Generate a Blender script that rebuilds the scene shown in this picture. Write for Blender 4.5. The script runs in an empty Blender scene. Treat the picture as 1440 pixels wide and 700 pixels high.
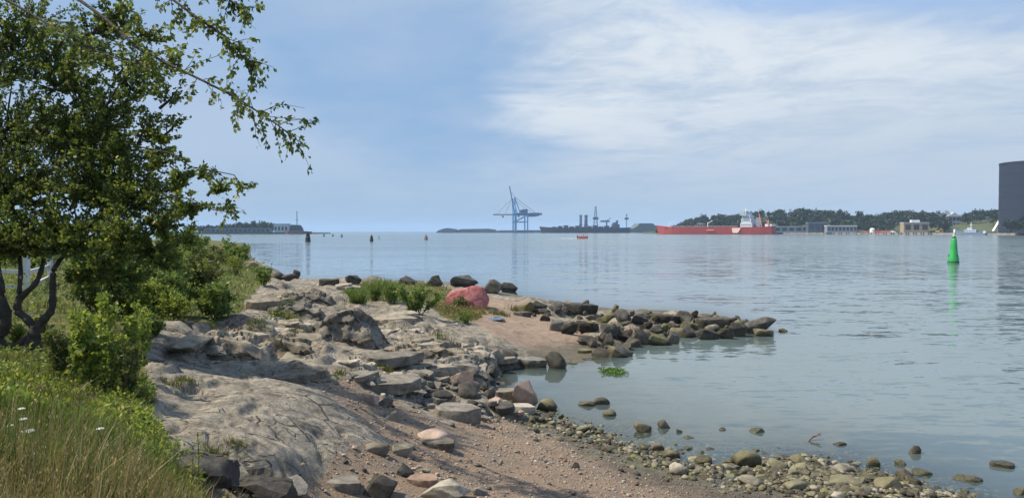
import bpy, bmesh, math, random
import numpy as np
from mathutils import Vector, Matrix

random.seed(7)
RNG = np.random.default_rng(7)
scene = bpy.context.scene
COL = scene.collection
R = math.radians

# ------------------------------------------------------------------ camera
F = 1050.0            # focal length in pixels of the 1440 x 700 photograph
EYE = 4.5             # eye height above the water
PITCH = math.atan(25.0 / F)
cam_data = bpy.data.cameras.new('camera')
cam_data.sensor_width = 36.0
cam_data.lens = 36.0 * F / 1440.0
cam_data.clip_start = 0.05
cam_data.clip_end = 60000.0
cam = bpy.data.objects.new('camera', cam_data)
cam.location = (0, 0, EYE)
cam.rotation_euler = (math.pi / 2 - PITCH, 0, 0)
COL.objects.link(cam)
scene.camera = cam

# ------------------------------------------------------------------ exposure
scene.view_settings.view_transform = 'Standard'
scene.view_settings.look = 'None'
scene.view_settings.exposure = 0.35
scene.view_settings.gamma = 1.0
scene.view_settings.use_curve_mapping = False
scene.cycles.use_denoising = True
scene.cycles.max_bounces = 8
scene.cycles.transparent_max_bounces = 16
scene.cycles.volume_bounces = 1

# ------------------------------------------------------------------ sun and sky
SUN_AZ = R(-90)       # to the left of the view direction, slightly ahead
SUN_EL = R(54)
sun_dir = Vector((math.sin(SUN_AZ) * math.cos(SUN_EL), math.cos(SUN_AZ) * math.cos(SUN_EL), math.sin(SUN_EL)))
sun_data = bpy.data.lights.new('sun', 'SUN')
sun_data.energy = 5.0
sun_data.angle = R(0.6)
sun_data.color = (1.0, 0.89, 0.72)
sun = bpy.data.objects.new('sun', sun_data)
sun.rotation_euler = sun_dir.to_track_quat('Z', 'Y').to_euler()
sun.location = (-40, 20, 60)
COL.objects.link(sun)


class NT:
    """small helper for writing node trees"""
    def __init__(self, tree):
        self.t = tree
        for n in list(tree.nodes):
            tree.nodes.remove(n)

    def n(self, typ, **kw):
        nd = self.t.nodes.new(typ)
        ins = kw.pop('ins', {})
        for k, v in kw.items():
            setattr(nd, k, v)
        for k, v in ins.items():
            self.set(nd.inputs[k], v)
        return nd

    def set(self, sock, v):
        if isinstance(v, bpy.types.NodeSocket):
            self.t.links.new(v, sock)
        elif isinstance(v, (tuple, list)) and len(v) == 3 and sock.type == 'RGBA':
            sock.default_value = (*v, 1.0)
        else:
            sock.default_value = v

    def math(self, op, a, b=None, c=None, clamp=False):
        nd = self.t.nodes.new('ShaderNodeMath')
        nd.operation = op
        nd.use_clamp = clamp
        self.set(nd.inputs[0], a)
        if b is not None:
            self.set(nd.inputs[1], b)
        if c is not None:
            self.set(nd.inputs[2], c)
        return nd.outputs[0]

    def mix(self, fac, a, b, blend='MIX'):
        nd = self.t.nodes.new('ShaderNodeMix')
        nd.data_type = 'RGBA'
        nd.blend_type = blend
        self.set(nd.inputs[0], fac)
        self.set(nd.inputs[6], a)
        self.set(nd.inputs[7], b)
        return nd.outputs[2]

    def ss(self, v, lo, hi, tolo=0.0, tohi=1.0):
        nd = self.t.nodes.new('ShaderNodeMapRange')
        nd.interpolation_type = 'SMOOTHSTEP'
        self.set(nd.inputs[0], v)
        nd.inputs[1].default_value = lo
        nd.inputs[2].default_value = hi
        nd.inputs[3].default_value = tolo
        nd.inputs[4].default_value = tohi
        return nd.outputs[0]

    def noise(self, vec, scale, detail=4, rough=0.55, dist=0.0):
        nd = self.t.nodes.new('ShaderNodeTexNoise')
        if vec is not None:
            self.set(nd.inputs['Vector'], vec)
        nd.inputs['Scale'].default_value = scale
        nd.inputs['Detail'].default_value = detail
        nd.inputs['Roughness'].default_value = rough
        nd.inputs['Distortion'].default_value = dist
        return nd.outputs['Fac']

    def ramp(self, fac, stops):
        nd = self.t.nodes.new('ShaderNodeValToRGB')
        self.set(nd.inputs[0], fac)
        el = nd.color_ramp.elements
        while len(el) < len(stops):
            el.new(0.5)
        for e, (p, c) in zip(el, stops):
            e.position = p
            e.color = (*c, 1.0) if len(c) == 3 else c
        return nd.outputs[0]


def build_world():
    w = bpy.data.worlds.new('World')
    scene.world = w
    w.use_nodes = True
    T = NT(w.node_tree)
    out = T.n('ShaderNodeOutputWorld')
    bg = T.n('ShaderNodeBackground')
    bg.inputs['Strength'].default_value = 0.077
    T.t.links.new(bg.outputs[0], out.inputs[0])
    sky = T.n('ShaderNodeTexSky')
    sky.sky_type = 'NISHITA'
    sky.sun_disc = False
    sky.sun_elevation = SUN_EL
    sky.sun_rotation = SUN_AZ
    sky.air_density = 1.0
    sky.dust_density = 1.2
    sky.ozone_density = 1.5
    tc = T.n('ShaderNodeTexCoord')
    sep = T.n('ShaderNodeSeparateXYZ', ins={0: tc.outputs['Generated']})
    x, y, z = sep.outputs
    zc = T.math('MAXIMUM', z, 0.0)
    az = T.math('ARCTAN2', x, y)                 # 0 straight ahead, positive to the right
    el = T.math('ARCSINE', zc)
    # clouds lie on a high sheet: project the direction on it
    den = T.math('ADD', zc, 0.17)
    u = T.math('DIVIDE', x, den)
    v = T.math('DIVIDE', y, den)
    P = T.n('ShaderNodeCombineXYZ', ins={0: u, 1: v, 2: 0.37}).outputs[0]
    Pr = T.n('ShaderNodeVectorRotate', rotation_type='Z_AXIS', ins={'Vector': P, 'Angle': R(18)}).outputs[0]
    stretch = T.n('ShaderNodeMapping', ins={'Vector': Pr, 'Scale': (0.85, 1.25, 1.0)}).outputs[0]
    n_big = T.noise(stretch, 0.55, 5, 0.55, 0.4)
    n_wisp = T.noise(stretch, 1.7, 9, 0.62, 0.9)
    n_fine = T.noise(stretch, 6.0, 8, 0.68, 0.6)
    n_soft = T.noise(P, 0.8, 5, 0.55)
    # thin blue-grey veil, thickest towards the horizon
    veil_c = T.mix(T.ss(n_soft, 0.36, 0.64), (3.05, 4.85, 7.55), (4.7, 6.0, 8.0))
    low = T.ss(el, 0.0, 0.12, 1.0, 0.0)
    veil_c = T.mix(T.math('MULTIPLY', low, 0.8), veil_c, (3.7, 5.3, 7.1))
    base = T.mix(T.ss(el, 0.25, 1.1, 0.88, 0.25), sky.outputs[0], veil_c)
    # blue gap in the sheet, high on the right
    gap = T.math('MULTIPLY', T.ss(el, 0.20, 0.29), T.ss(az, 0.02, 0.20))
    base = T.mix(T.math('MULTIPLY', gap, 0.6), base, (2.5, 4.75, 9.0))
    # bright white sheet ahead and to the right
    edge = T.math('ADD', az, T.math('MULTIPLY', T.math('SUBTRACT', n_big, 0.5), 0.4))
    edge = T.math('ADD', edge, T.math('MULTIPLY', T.math('SUBTRACT', n_wisp, 0.5), 0.15))
    cover = T.ss(edge, -0.06, 0.10)
    topcut = T.math('ADD', el, T.math('MULTIPLY', T.math('SUBTRACT', n_wisp, 0.5), 0.14))
    lin = T.math('MULTIPLY_ADD', az, -0.2, 0.335)
    cover = T.math('MULTIPLY', cover, T.ss(T.math('SUBTRACT', topcut, lin), -0.02, 0.03, 1.0, 0.22))
    cover = T.math('MULTIPLY', cover, T.ss(T.math('ADD', el, T.math('MULTIPLY', az, 0.16)), 0.02, 0.15, 0.35, 1.0))
    tex = T.math('ADD', T.math('MULTIPLY', n_wisp, 0.65), T.math('MULTIPLY', n_fine, 0.35))
    dens = T.math('MULTIPLY', cover, T.ss(tex, 0.26, 0.60, 0.45, 1.0), clamp=True)
    bright = T.ss(T.math('SUBTRACT', el, T.math('MULTIPLY', az, 0.1)), 0.0, 0.19)
    cl = T.mix(T.math('MULTIPLY', bright, T.ss(tex, 0.32, 0.6, 0.2, 1.0)), (5.3, 6.3, 7.5), (7.7, 8.35, 9.0))
    c = T.mix(dens, base, cl)
    # a few pale streaks on the left half
    st = T.math('MULTIPLY', T.ss(n_big, 0.5, 0.75), T.ss(n_fine, 0.35, 0.7))
    st = T.math('MULTIPLY', st, T.ss(el, 0.06, 0.26, 0.12, 0.75))
    c = T.mix(st, c, (5.4, 6.6, 8.7))
    T.set(bg.inputs['Color'], c)
    return w


build_world()


# ------------------------------------------------------------------ helpers
def ray(px, py):
    c, s = math.cos(PITCH), math.sin(PITCH)
    xx, yy = (px - 720.0) / F, (350.0 - py) / F
    return np.array((xx, c + yy * s, -s + yy * c))


def at(px, D, z=0.0):
    """point at forward distance D whose bearing is that of pixel column px"""
    return Vector(((px - 720.0) / F * D, D, z))


def zat(py, D):
    """height that shows on row py at distance D"""
    r = ray(720, py)
    return EYE + r[2] / r[1] * D


def tag(o, label=None, cat=None, group=None, kind=None):
    if label:
        o['label'] = label
    if cat:
        o['category'] = cat
    if group:
        o['group'] = group
    if kind:
        o['kind'] = kind
    return o


def empty(name, loc, rz=0.0):
    o = bpy.data.objects.new(name, None)
    o.location = loc
    o.rotation_euler = (0, 0, rz)
    o.empty_display_size = 0.2
    COL.objects.link(o)
    return o


def link(name, me, mat=None, parent=None, smooth=False):
    o = bpy.data.objects.new(name, me)
    if mat is not None and not me.materials:
        me.materials.append(mat)
    if smooth:
        me.polygons.foreach_set('use_smooth', np.ones(len(me.polygons), dtype=bool))
    if parent is not None:
        o.parent = parent
    COL.objects.link(o)
    return o


def mesh_np(name, V, loops, sizes):
    me = bpy.data.meshes.new(name)
    V = np.asarray(V, dtype=np.float32)
    loops = np.asarray(loops, dtype=np.int32)
    sizes = np.asarray(sizes, dtype=np.int32)
    me.vertices.add(len(V))
    me.vertices.foreach_set('co', V.ravel())
    me.loops.add(len(loops))
    me.loops.foreach_set('vertex_index', loops)
    me.polygons.add(len(sizes))
    starts = np.concatenate(([0], np.cumsum(sizes)[:-1])).astype(np.int32)
    me.polygons.foreach_set('loop_start', starts)
    me.update(calc_edges=True)
    return me


def face_attr(me, name, vals):
    a = me.attributes.new(name, 'FLOAT', 'FACE')
    a.data.foreach_set('value', np.asarray(vals, dtype=np.float32))


class MB:
    """collects boxes, tubes, lathes and prisms; build() links them as one mesh object"""
    def __init__(self):
        self.v, self.f = [], []

    def add(self, vs, fs):
        o = len(self.v)
        self.v += [tuple(p) for p in vs]
        self.f += [tuple(i + o for i in f) for f in fs]
        return self

    def box(self, x0, x1, y0, y1, z0, z1):
        vs = [(x, y, z) for z in (z0, z1) for y in (y0, y1) for x in (x0, x1)]
        return self.add(vs, [(0, 2, 3, 1), (4, 5, 7, 6), (0, 1, 5, 4), (2, 6, 7, 3), (0, 4, 6, 2), (1, 3, 7, 5)])

    def bar(self, p, q, w, h=None):
        p, q = Vector(p), Vector(q)
        d = (q - p).normalized()
        up = Vector((0, 0, 1)) if abs(d.z) < 0.95 else Vector((0, 1, 0))
        s = d.cross(up).normalized()
        t = s.cross(d).normalized()
        h = w if h is None else h
        vs = [b + s * (a * w / 2) + t * (c * h / 2) for b in (p, q) for a, c in ((-1, -1), (1, -1), (1, 1), (-1, 1))]
        return self.add(vs, [(0, 3, 2, 1), (4, 5, 6, 7), (0, 1, 5, 4), (1, 2, 6, 5), (2, 3, 7, 6), (3, 0, 4, 7)])

    def tube(self, pts, rad, n=8, cap=True):
        pts = [Vector(p) for p in pts]
        if not isinstance(rad, (list, tuple)):
            rad = [rad] * len(pts)
        vs, fs = [], []
        for i, p in enumerate(pts):
            d = (pts[min(i + 1, len(pts) - 1)] - pts[max(i - 1, 0)]).normalized()
            up = Vector((0, 0, 1)) if abs(d.z) < 0.9 else Vector((0, 1, 0))
            s = d.cross(up).normalized()
            t = s.cross(d)
            for k in range(n):
                a = 2 * math.pi * k / n
                vs.append(p + s * (math.cos(a) * rad[i]) + t * (math.sin(a) * rad[i]))
        for i in range(len(pts) - 1):
            for k in range(n):
                k2 = (k + 1) % n
                fs.append((i * n + k, i * n + k2, (i + 1) * n + k2, (i + 1) * n + k))
        if cap:
            fs.append(tuple(range(n))[::-1])
            fs.append(tuple((len(pts) - 1) * n + k for k in range(n)))
        return self.add(vs, fs)

    def lathe(self, prof, n=24, c=(0, 0, 0)):
        vs, fs = [], []
        for r, z in prof:
            for k in range(n):
                a = 2 * math.pi * k / n
                vs.append((c[0] + r * math.cos(a), c[1] + r * math.sin(a), c[2] + z))
        for i in range(len(prof) - 1):
            for k in range(n):
                k2 = (k + 1) % n
                fs.append((i * n + k, i * n + k2, (i + 1) * n + k2, (i + 1) * n + k))
        fs.append(tuple(range(n))[::-1])
        fs.append(tuple((len(prof) - 1) * n + k for k in range(n)))
        return self.add(vs, fs)

    def prism(self, poly, y0, y1):
        """extrude an outline in xz along y"""
        n = len(poly)
        vs = [(x, y0, z) for x, z in poly] + [(x, y1, z) for x, z in poly]
        fs = [tuple(range(n)), tuple(range(2 * n - 1, n - 1, -1))]
        fs += [((i + 1) % n, i, n + i, n + (i + 1) % n) for i in range(n)]
        return self.add(vs, fs)

    def build(self, name, mat, parent=None, smooth=False, bevel=0.0):
        me = bpy.data.meshes.new(name)
        me.from_pydata([tuple(p) for p in self.v], [], self.f)
        me.update()
        bm = bmesh.new()
        bm.from_mesh(me)
        bmesh.ops.recalc_face_normals(bm, faces=bm.faces)
        if bevel:
            bmesh.ops.bevel(bm, geom=list(bm.edges), offset=bevel, segments=2, affect='EDGES', clamp_overlap=True)
        bm.to_mesh(me)
        bm.free()
        return link(name, me, mat, parent, smooth)


def copy_tree(o, parent=None):
    c = o.copy()
    COL.objects.link(c)
    if parent is not None:
        c.parent = parent
    for ch in [k for k in bpy.data.objects if k.parent == o]:
        copy_tree(ch, c)
    return c


# vectorised gradient noise
_perm = RNG.permutation(4096)
_ga = RNG.random(4096) * 2 * math.pi
_gx, _gy = np.cos(_ga), np.sin(_ga)


def perlin(x, y, seed=0):
    x = np.asarray(x, dtype=np.float64) + seed * 37.31
    y = np.asarray(y, dtype=np.float64) + seed * 91.17
    xi, yi = np.floor(x).astype(np.int64), np.floor(y).astype(np.int64)
    xf, yf = x - xi, y - yi
    u = xf * xf * xf * (xf * (xf * 6 - 15) + 10)
    w = yf * yf * yf * (yf * (yf * 6 - 15) + 10)

    def g(ix, iy, dx, dy):
        h = _perm[(_perm[ix & 4095] + iy) & 4095]
        return _gx[h] * dx + _gy[h] * dy
    a = g(xi, yi, xf, yf)
    b = g(xi + 1, yi, xf - 1, yf)
    c = g(xi, yi + 1, xf, yf - 1)
    d = g(xi + 1, yi + 1, xf - 1, yf - 1)
    return 1.4 * ((a * (1 - u) + b * u) * (1 - w) + (c * (1 - u) + d * u) * w)


def fbm(x, y, oct=4, seed=0, gain=0.5):
    s, a = 0.0, 1.0
    for i in range(oct):
        s = s + a * perlin(x * 2.0 ** i, y * 2.0 ** i, seed + i)
        a *= gain
    return s


def sstep(v, lo, hi):
    t = np.clip((v - lo) / (hi - lo), 0, 1)
    return t * t * (3 - 2 * t)

# ------------------------------------------------------------------ ground heights
# surveyed points: (bearing column, row in view, height above water)
SEEN = [
    (230, 600, 2.15), (300, 560, 2.15), (400, 550, 2.0), (350, 640, 1.9), (420, 660, 1.62), (500, 620, 1.5), (540, 600, 1.35),
    (480, 560, 1.72), (330, 530, 2.05), (200, 560, 2.4), (440, 540, 1.7), (520, 560, 1.35), (600, 600, 1.05), (650, 650, .9),
    (560, 650, 1.2), (700, 700, .95), (450, 690, 1.35), (600, 700, 1.1), (800, 660, .5), (760, 610, .3), (900, 668, .17), (850, 640, .12),
    (900, 700, .45), (1000, 700, .2), (1100, 690, .03), (980, 672, .05),
    (400, 510, 1.75), (300, 500, 1.85), (340, 465, 2.0), (340, 452, 2.2), (250, 465, 2.3), (430, 500, 1.6), (480, 520, 1.45), (560, 540, 1.1),
    (620, 550, .8), (690, 545, .42), (720, 562, .12), (640, 520, .9), (540, 500, 1.3), (600, 480, 1.15), (680, 510, .5), (706, 524, -.06),
    (730, 522, -.06), (520, 470, 1.35), (440, 470, 1.5), (400, 450, 1.75), (440, 430, 1.7), (400, 410, 1.7), (340, 430, 2.0), (540, 440, 1.45),
    (620, 455, 1.1), (660, 470, .85), (720, 480, .5), (700, 500, .4), (560, 420, 1.4), (500, 415, 1.4), (480, 402, 1.1), (420, 400, 1.3),
    (380, 395, 1.4), (640, 430, .95), (640, 412, .75), (690, 425, .7), (740, 450, .5), (780, 470, .35), (820, 490, .1), (800, 440, .35),
    (760, 430, .42), (720, 420, .3), (700, 408, -.02), (640, 397, .0), (560, 395, .1), (480, 393, .1), (400, 389, .1),
    (770, 500, .05), (800, 512, -.03), (850, 506, -.04), (840, 495, .06), (880, 484, .03), (880, 465, .2), (950, 462, .12), (1040, 458, .08), (1085, 462, -.05),
    (760, 545, -.12), (790, 575, -.1), (860, 560, -.2), (900, 595, -.12), (900, 520, -.45), (1000, 500, -.7), (1000, 560, -.5), (1000, 620, -.15), (950, 590, -.2),
    (1120, 658, .03), (1250, 680, .03), (1330, 692, -.02), (1200, 640, -.12), (1440, 660, -.35), (1440, 600, -.9), (1200, 580, -.8), (1100, 540, -.9),
    (1100, 480, -.8), (1000, 425, -1.), (900, 430, -.6), (850, 410, -1.), (760, 405, -.9), (1200, 450, -1.6), (1440, 450, -2.2),
    (1440, 380, -5.), (1000, 380, -3.), (700, 385, -1.8), (560, 382, -1.6), (440, 380, -1.6), (500, 360, -4), (800, 350, -6), (1200, 350, -7),
    (300, 440, 2.0), (250, 450, 2.3), (150, 480, 2.4), (0, 500, 2.42), (0, 450, 2.6), (0, 420, 2.7), (200, 420, 2.5),
    (300, 400, 2.0), (340, 380, 1.7), (300, 370, 1.9), (200, 380, 2.4), (0, 380, 2.9), (350, 366, 1.0), (366, 371, .3), (378, 374, -.1),
    (395, 376, -.8), (356, 350, -.2), (375, 352, -1.5), (350, 340, -.2), (250, 346, 2.5), (0, 346, 3.2), (200, 341, 2.2), (300, 338, 1.4),
    (420, 340, -4), (560, 336, -6),
]
NEAR = [  # (column, distance, height) where the frame does not reach
    (720, 1.0, 2.9), (200, 3, 2.78), (720, 3, 2.5), (1200, 3, 2.25), (720, 6, 1.9), (1200, 6, 1.35), (1200, 9, .65), (1440, 9, .45),
    (1440, 12, -.05), (1440, 14, -.25), (0, 5, 2.75), (150, 6, 2.62), (0, 9, 2.7), (100, 8, 2.62), (200, 7, 2.38), (260, 7, 2.1), (310, 7, 1.72),
    (360, 7.6, 1.45), (-300, 9, 3.0), (-600, 14, 3.2), (-300, 25, 3.3), (-400, 60, 3.6), (1800, 8, .2), (1800, 14, -.6), (2400, 6, .6), (2400, 12, -.8),
    (-200, 200, 4.0), (-900, 120, 5.0), (1900, 60, -4), (-200, 330, 4.0), (150, 330, 1.0), (300, 330, -2),
]
BACK = [(-3, -1, 3.0), (0, -4, 3.0), (5, -3, 2.0), (-8, -6, 3.4), (0, -15, 3.4), (12, -10, 1.2), (22, -12, -1), (-30, -20, 4.5), (0, -60, 5),
        (40, -40, -2), (-120, -60, 7), (60, -200, -3), (-100, -300, 8), (200, 0, -5), (-300, 60, 8), (-14, 3, 3.2), (-5, 3, 2.85), (9, 2, 1.5), (15, 3, .2)]


def _map(x, y):
    r = np.hypot(x, y) + 1e-9
    k = np.log1p(r / 2.5) / r
    return x * k, y * k


_c = []
for px, py, h in SEEN:
    rr = ray(px, py)
    t = (h - EYE) / rr[2]
    _c.append((rr[0] * t, rr[1] * t, h))
for px, D, h in NEAR:
    _c.append(((px - 720) / F * D, D, h))
_c += BACK
_c = np.array(_c, dtype=np.float64)
_U = np.stack(_map(_c[:, 0], _c[:, 1]), 1)


def _tps(d):
    return np.where(d > 1e-9, d * d * np.log(d + 1e-12), 0.0)


_n = len(_c)
_A = np.zeros((_n + 3, _n + 3))
_A[:_n, :_n] = _tps(np.linalg.norm(_U[:, None] - _U[None], axis=2)) + 0.0006 * np.eye(_n)
_A[:_n, _n] = 1
_A[:_n, _n + 1:] = _U
_A[_n:, :_n] = _A[:_n, _n:].T
_w = np.linalg.solve(_A, np.concatenate((_c[:, 2], np.zeros(3))))


def base_h(x, y):
    x, y = np.asarray(x, dtype=np.float64), np.asarray(y, dtype=np.float64)
    sh = x.shape
    u, v = _map(x.ravel(), y.ravel())
    out = np.empty(u.size)
    for i in range(0, u.size, 40000):
        uu, vv = u[i:i + 40000], v[i:i + 40000]
        d = np.sqrt((uu[:, None] - _U[None, :, 0]) ** 2 + (vv[:, None] - _U[None, :, 1]) ** 2)
        out[i:i + 40000] = _tps(d) @ _w[:_n] + _w[_n] + uu * _w[_n + 1] + vv * _w[_n + 2]
    return out.reshape(sh)


def hit_f(px, py, hfun, tmax=400.0):
    """first point where the line of sight through (px, py) meets the height function"""
    rr = ray(px, py)
    t = 2.0 * (tmax / 2.0) ** np.linspace(0, 1, 700)
    z = EYE + rr[2] * t
    h = hfun(rr[0] * t, rr[1] * t)
    below = np.nonzero(z <= h)[0]
    if len(below) == 0:
        return None
    i = below[0]
    if i == 0:
        tt = t[0]
    else:
        a, b = z[i - 1] - h[i - 1], z[i] - h[i]
        tt = t[i - 1] + (t[i] - t[i - 1]) * a / (a - b)
    return Vector((rr[0] * tt, rr[1] * tt, EYE + rr[2] * tt))


def _poly(pts):
    """outline drawn on the ground: list of (column, ln distance)"""
    out = []
    for p in pts:
        if len(p) == 3:                      # (column, distance, None)
            out.append((p[0], math.log(p[1])))
        else:
            q = hit_f(p[0], p[1], base_h)
            D = q.y if q is not None else 300
            out.append((p[0], math.log(D)))
    return np.array(out)


def inside(poly, a, b):
    r = np.zeros(a.shape, dtype=bool)
    n = len(poly)
    for i in range(n):
        x0, y0 = poly[i]
        x1, y1 = poly[(i + 1) % n]
        if y0 == y1:
            continue
        c = ((y0 > b) != (y1 > b)) & (a < (x1 - x0) * (b - y0) / (y1 - y0) + x0)
        r ^= c
    return r


SAND = _poly([(430, 528), (500, 540), (560, 565), (625, 598), (690, 590), (745, 600), (800, 630), (900, 662), (1000, 688), (1150, 12, 0), (1500, 9, 0), (1500, 2, 0),
              (560, 2, 0), (385, 7.0, 0), (365, 7.8, 0), (400, 655), (480, 636), (560, 622), (500, 585), (445, 548)])
GREEN1 = _poly([(-900, 1.5, 0), (560, 1.5, 0), (470, 3.5, 0), (345, 6.2, 0), (300, 7.2, 0), (240, 8.0, 0), (205, 585), (215, 545), (190, 510), (205, 478), (250, 458), (330, 449),
                (345, 425), (375, 400), (385, 384), (365, 372), (350, 345), (350, 360, 0), (-900, 400, 0)])
GREEN2 = _poly([(478, 412), (520, 396), (600, 398), (640, 408), (690, 432), (672, 452), (640, 452), (600, 434), (540, 424), (500, 424)])
GREEN3 = _poly([(368, 452), (380, 440), (420, 440), (425, 452)])
PINK = _poly([(690, 420), (740, 425), (790, 455), (850, 485), (830, 505), (760, 500), (690, 470), (660, 450)])


def masks(x, y):
    yy = np.maximum(y, 0.2)
    a = x / yy * F + 720
    r = np.maximum(np.hypot(x, y), .2)
    b = np.log(np.maximum(yy, 0.2))
    n1 = fbm(x * 1.1, y * 1.1, 4, 11)
    n2 = fbm(x * 1.1, y * 1.1, 4, 17)
    a = a + n1 * 150 / np.maximum(r, 1) * 1.2
    b = b + n2 * 0.25 / np.maximum(r, 1) * 1.2
    sand = inside(SAND, a, b)
    green = inside(GREEN1, a, b) | inside(GREEN2, a, b) | inside(GREEN3, a, b) | ((y < 1.0) & (x < 3))
    pink = inside(PINK, a, b)
    return sand.astype(float), green.astype(float), pink.astype(float)


def soft_masks(x, y):
    acc = 0
    r = np.hypot(x, y)
    k = 0.10 + 0.012 * r
    for i in range(7):
        a = 2 * math.pi * i / 6
        q = 0.0 if i == 6 else 1.0
        acc = acc + np.stack(masks(x + q * k * math.cos(a), y + q * k * math.sin(a)))
    return acc / 7


# rock edges that face the viewer: polyline on the ground, drop, length of the tread behind
LEDGES = [
    ([(265, 466), (300, 458), (345, 456), (385, 462), (425, 470)], .25, 1.6),
    ([(255, 500), (300, 505), (350, 505), (395, 500)], .35, 1.8),
    ([(538, 486), (580, 494), (640, 501), (690, 499)], .28, 1.6),
    ([(520, 439), (560, 446), (600, 452), (622, 456)], .16, 1.5),
    ([(545, 462), (580, 466), (610, 476)], .14, 1.2),
    ([(425, 506), (470, 508), (512, 512)], .2, .9),
    ([(390, 521), (420, 530), (462, 536)], .16, .8),
    ([(437, 517), (480, 521), (522, 526)], .15, .7),
    ([(494, 541), (530, 546), (562, 551)], .15, .8),
    ([(470, 530), (510, 533), (545, 537)], .1, .6),
    ([(352, 433), (390, 437), (428, 441)], .28, 1.8),
    ([(378, 420), (420, 424), (458, 422)], .3, 2.5),
    ([(205, 612), (250, 632), (300, 652), (345, 676), (372, 700)], .16, 1.6),
    ([(196, 583), (225, 578), (252, 572)], .12, .5),
    ([(222, 602), (260, 606), (300, 610)], .1, .6),
    ([(318, 572), (345, 568), (362, 566)], .1, .4),
    ([(330, 590), (350, 580), (368, 572)], .1, .4),
    ([(425, 622), (445, 612), (468, 604)], .06, .3),
    ([(350, 618), (375, 622), (400, 628)], .05, .3),
    ([(580, 520), (630, 528), (690, 530)], .2, .8),
    ([(700, 512), (740, 516), (764, 514)], .2, 1.0),
    ([(388, 482), (430, 490), (470, 492)], .14, .9),
    ([(455, 405), (500, 409)], .12, 1.5),
    ([(200, 528), (240, 531), (262, 524)], .16, .7),
    ([(610, 470), (650, 482), (690, 486)], .14, .9),
    ([(545, 520), (580, 524)], .12, .6),
    ([(250, 548), (290, 546), (315, 540)], .1, .5),
    ([(330, 474), (380, 480), (410, 478)], .2, .9),
]
_L = []
for pts, d, tread in LEDGES:
    q = [hit_f(px, py, base_h) for px, py in pts]
    q = np.array([(p.x, p.y) for p in q if p is not None])
    if len(q) > 1:
        _L.append((q, d, tread))


_cr = RNG.random((4096, 5))


def cells(x, y, seed):
    """jointed blocks: per point the block's random numbers, offsets from its centre and the distance to its edge"""
    xi, yi = np.floor(x).astype(np.int64), np.floor(y).astype(np.int64)
    f1 = np.full(x.shape, 1e9)
    f2 = np.full(x.shape, 1e9)
    idx = np.zeros(x.shape, dtype=np.int64)
    ox, oy = np.zeros(x.shape), np.zeros(x.shape)
    for i in (-1, 0, 1):
        for j in (-1, 0, 1):
            h = _perm[(_perm[(xi + i + seed * 131) & 4095] + yi + j) & 4095]
            dx = xi + i + .1 + .8 * _cr[h, 0] - x
            dy = yi + j + .1 + .8 * _cr[h, 1] - y
            d = np.maximum(np.abs(dx) + .35 * np.abs(dy), np.abs(dy) + .35 * np.abs(dx))
            up = d < f1
            f2 = np.where(up, f1, np.minimum(f2, d))
            f1 = np.where(up, d, f1)
            idx = np.where(up, h, idx)
            ox, oy = np.where(up, -dx, ox), np.where(up, -dy, oy)
    return _cr[idx, 2], _cr[idx, 3], _cr[idx, 4], ox, oy, f2 - f1


def blocks(x, y, lx, ly, seed, rot):
    c, s_ = math.cos(rot), math.sin(rot)
    wx = x + .10 * lx * fbm(x / lx * .9, y / lx * .9, 2, seed + 1)
    wy = y + .14 * ly * fbm(x / lx * .9, y / lx * .9, 2, seed + 2)
    u, v = (wx * c + wy * s_) / lx, (-wx * s_ + wy * c) / ly
    a, b, e, ox, oy, edge = cells(u, v, seed)
    h = (a - .5) + (b - .5) * .5 * ox + (-.35 - .35 * e) * oy
    crack = sstep(.07 - edge, 0, .07)
    return h, crack


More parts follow.
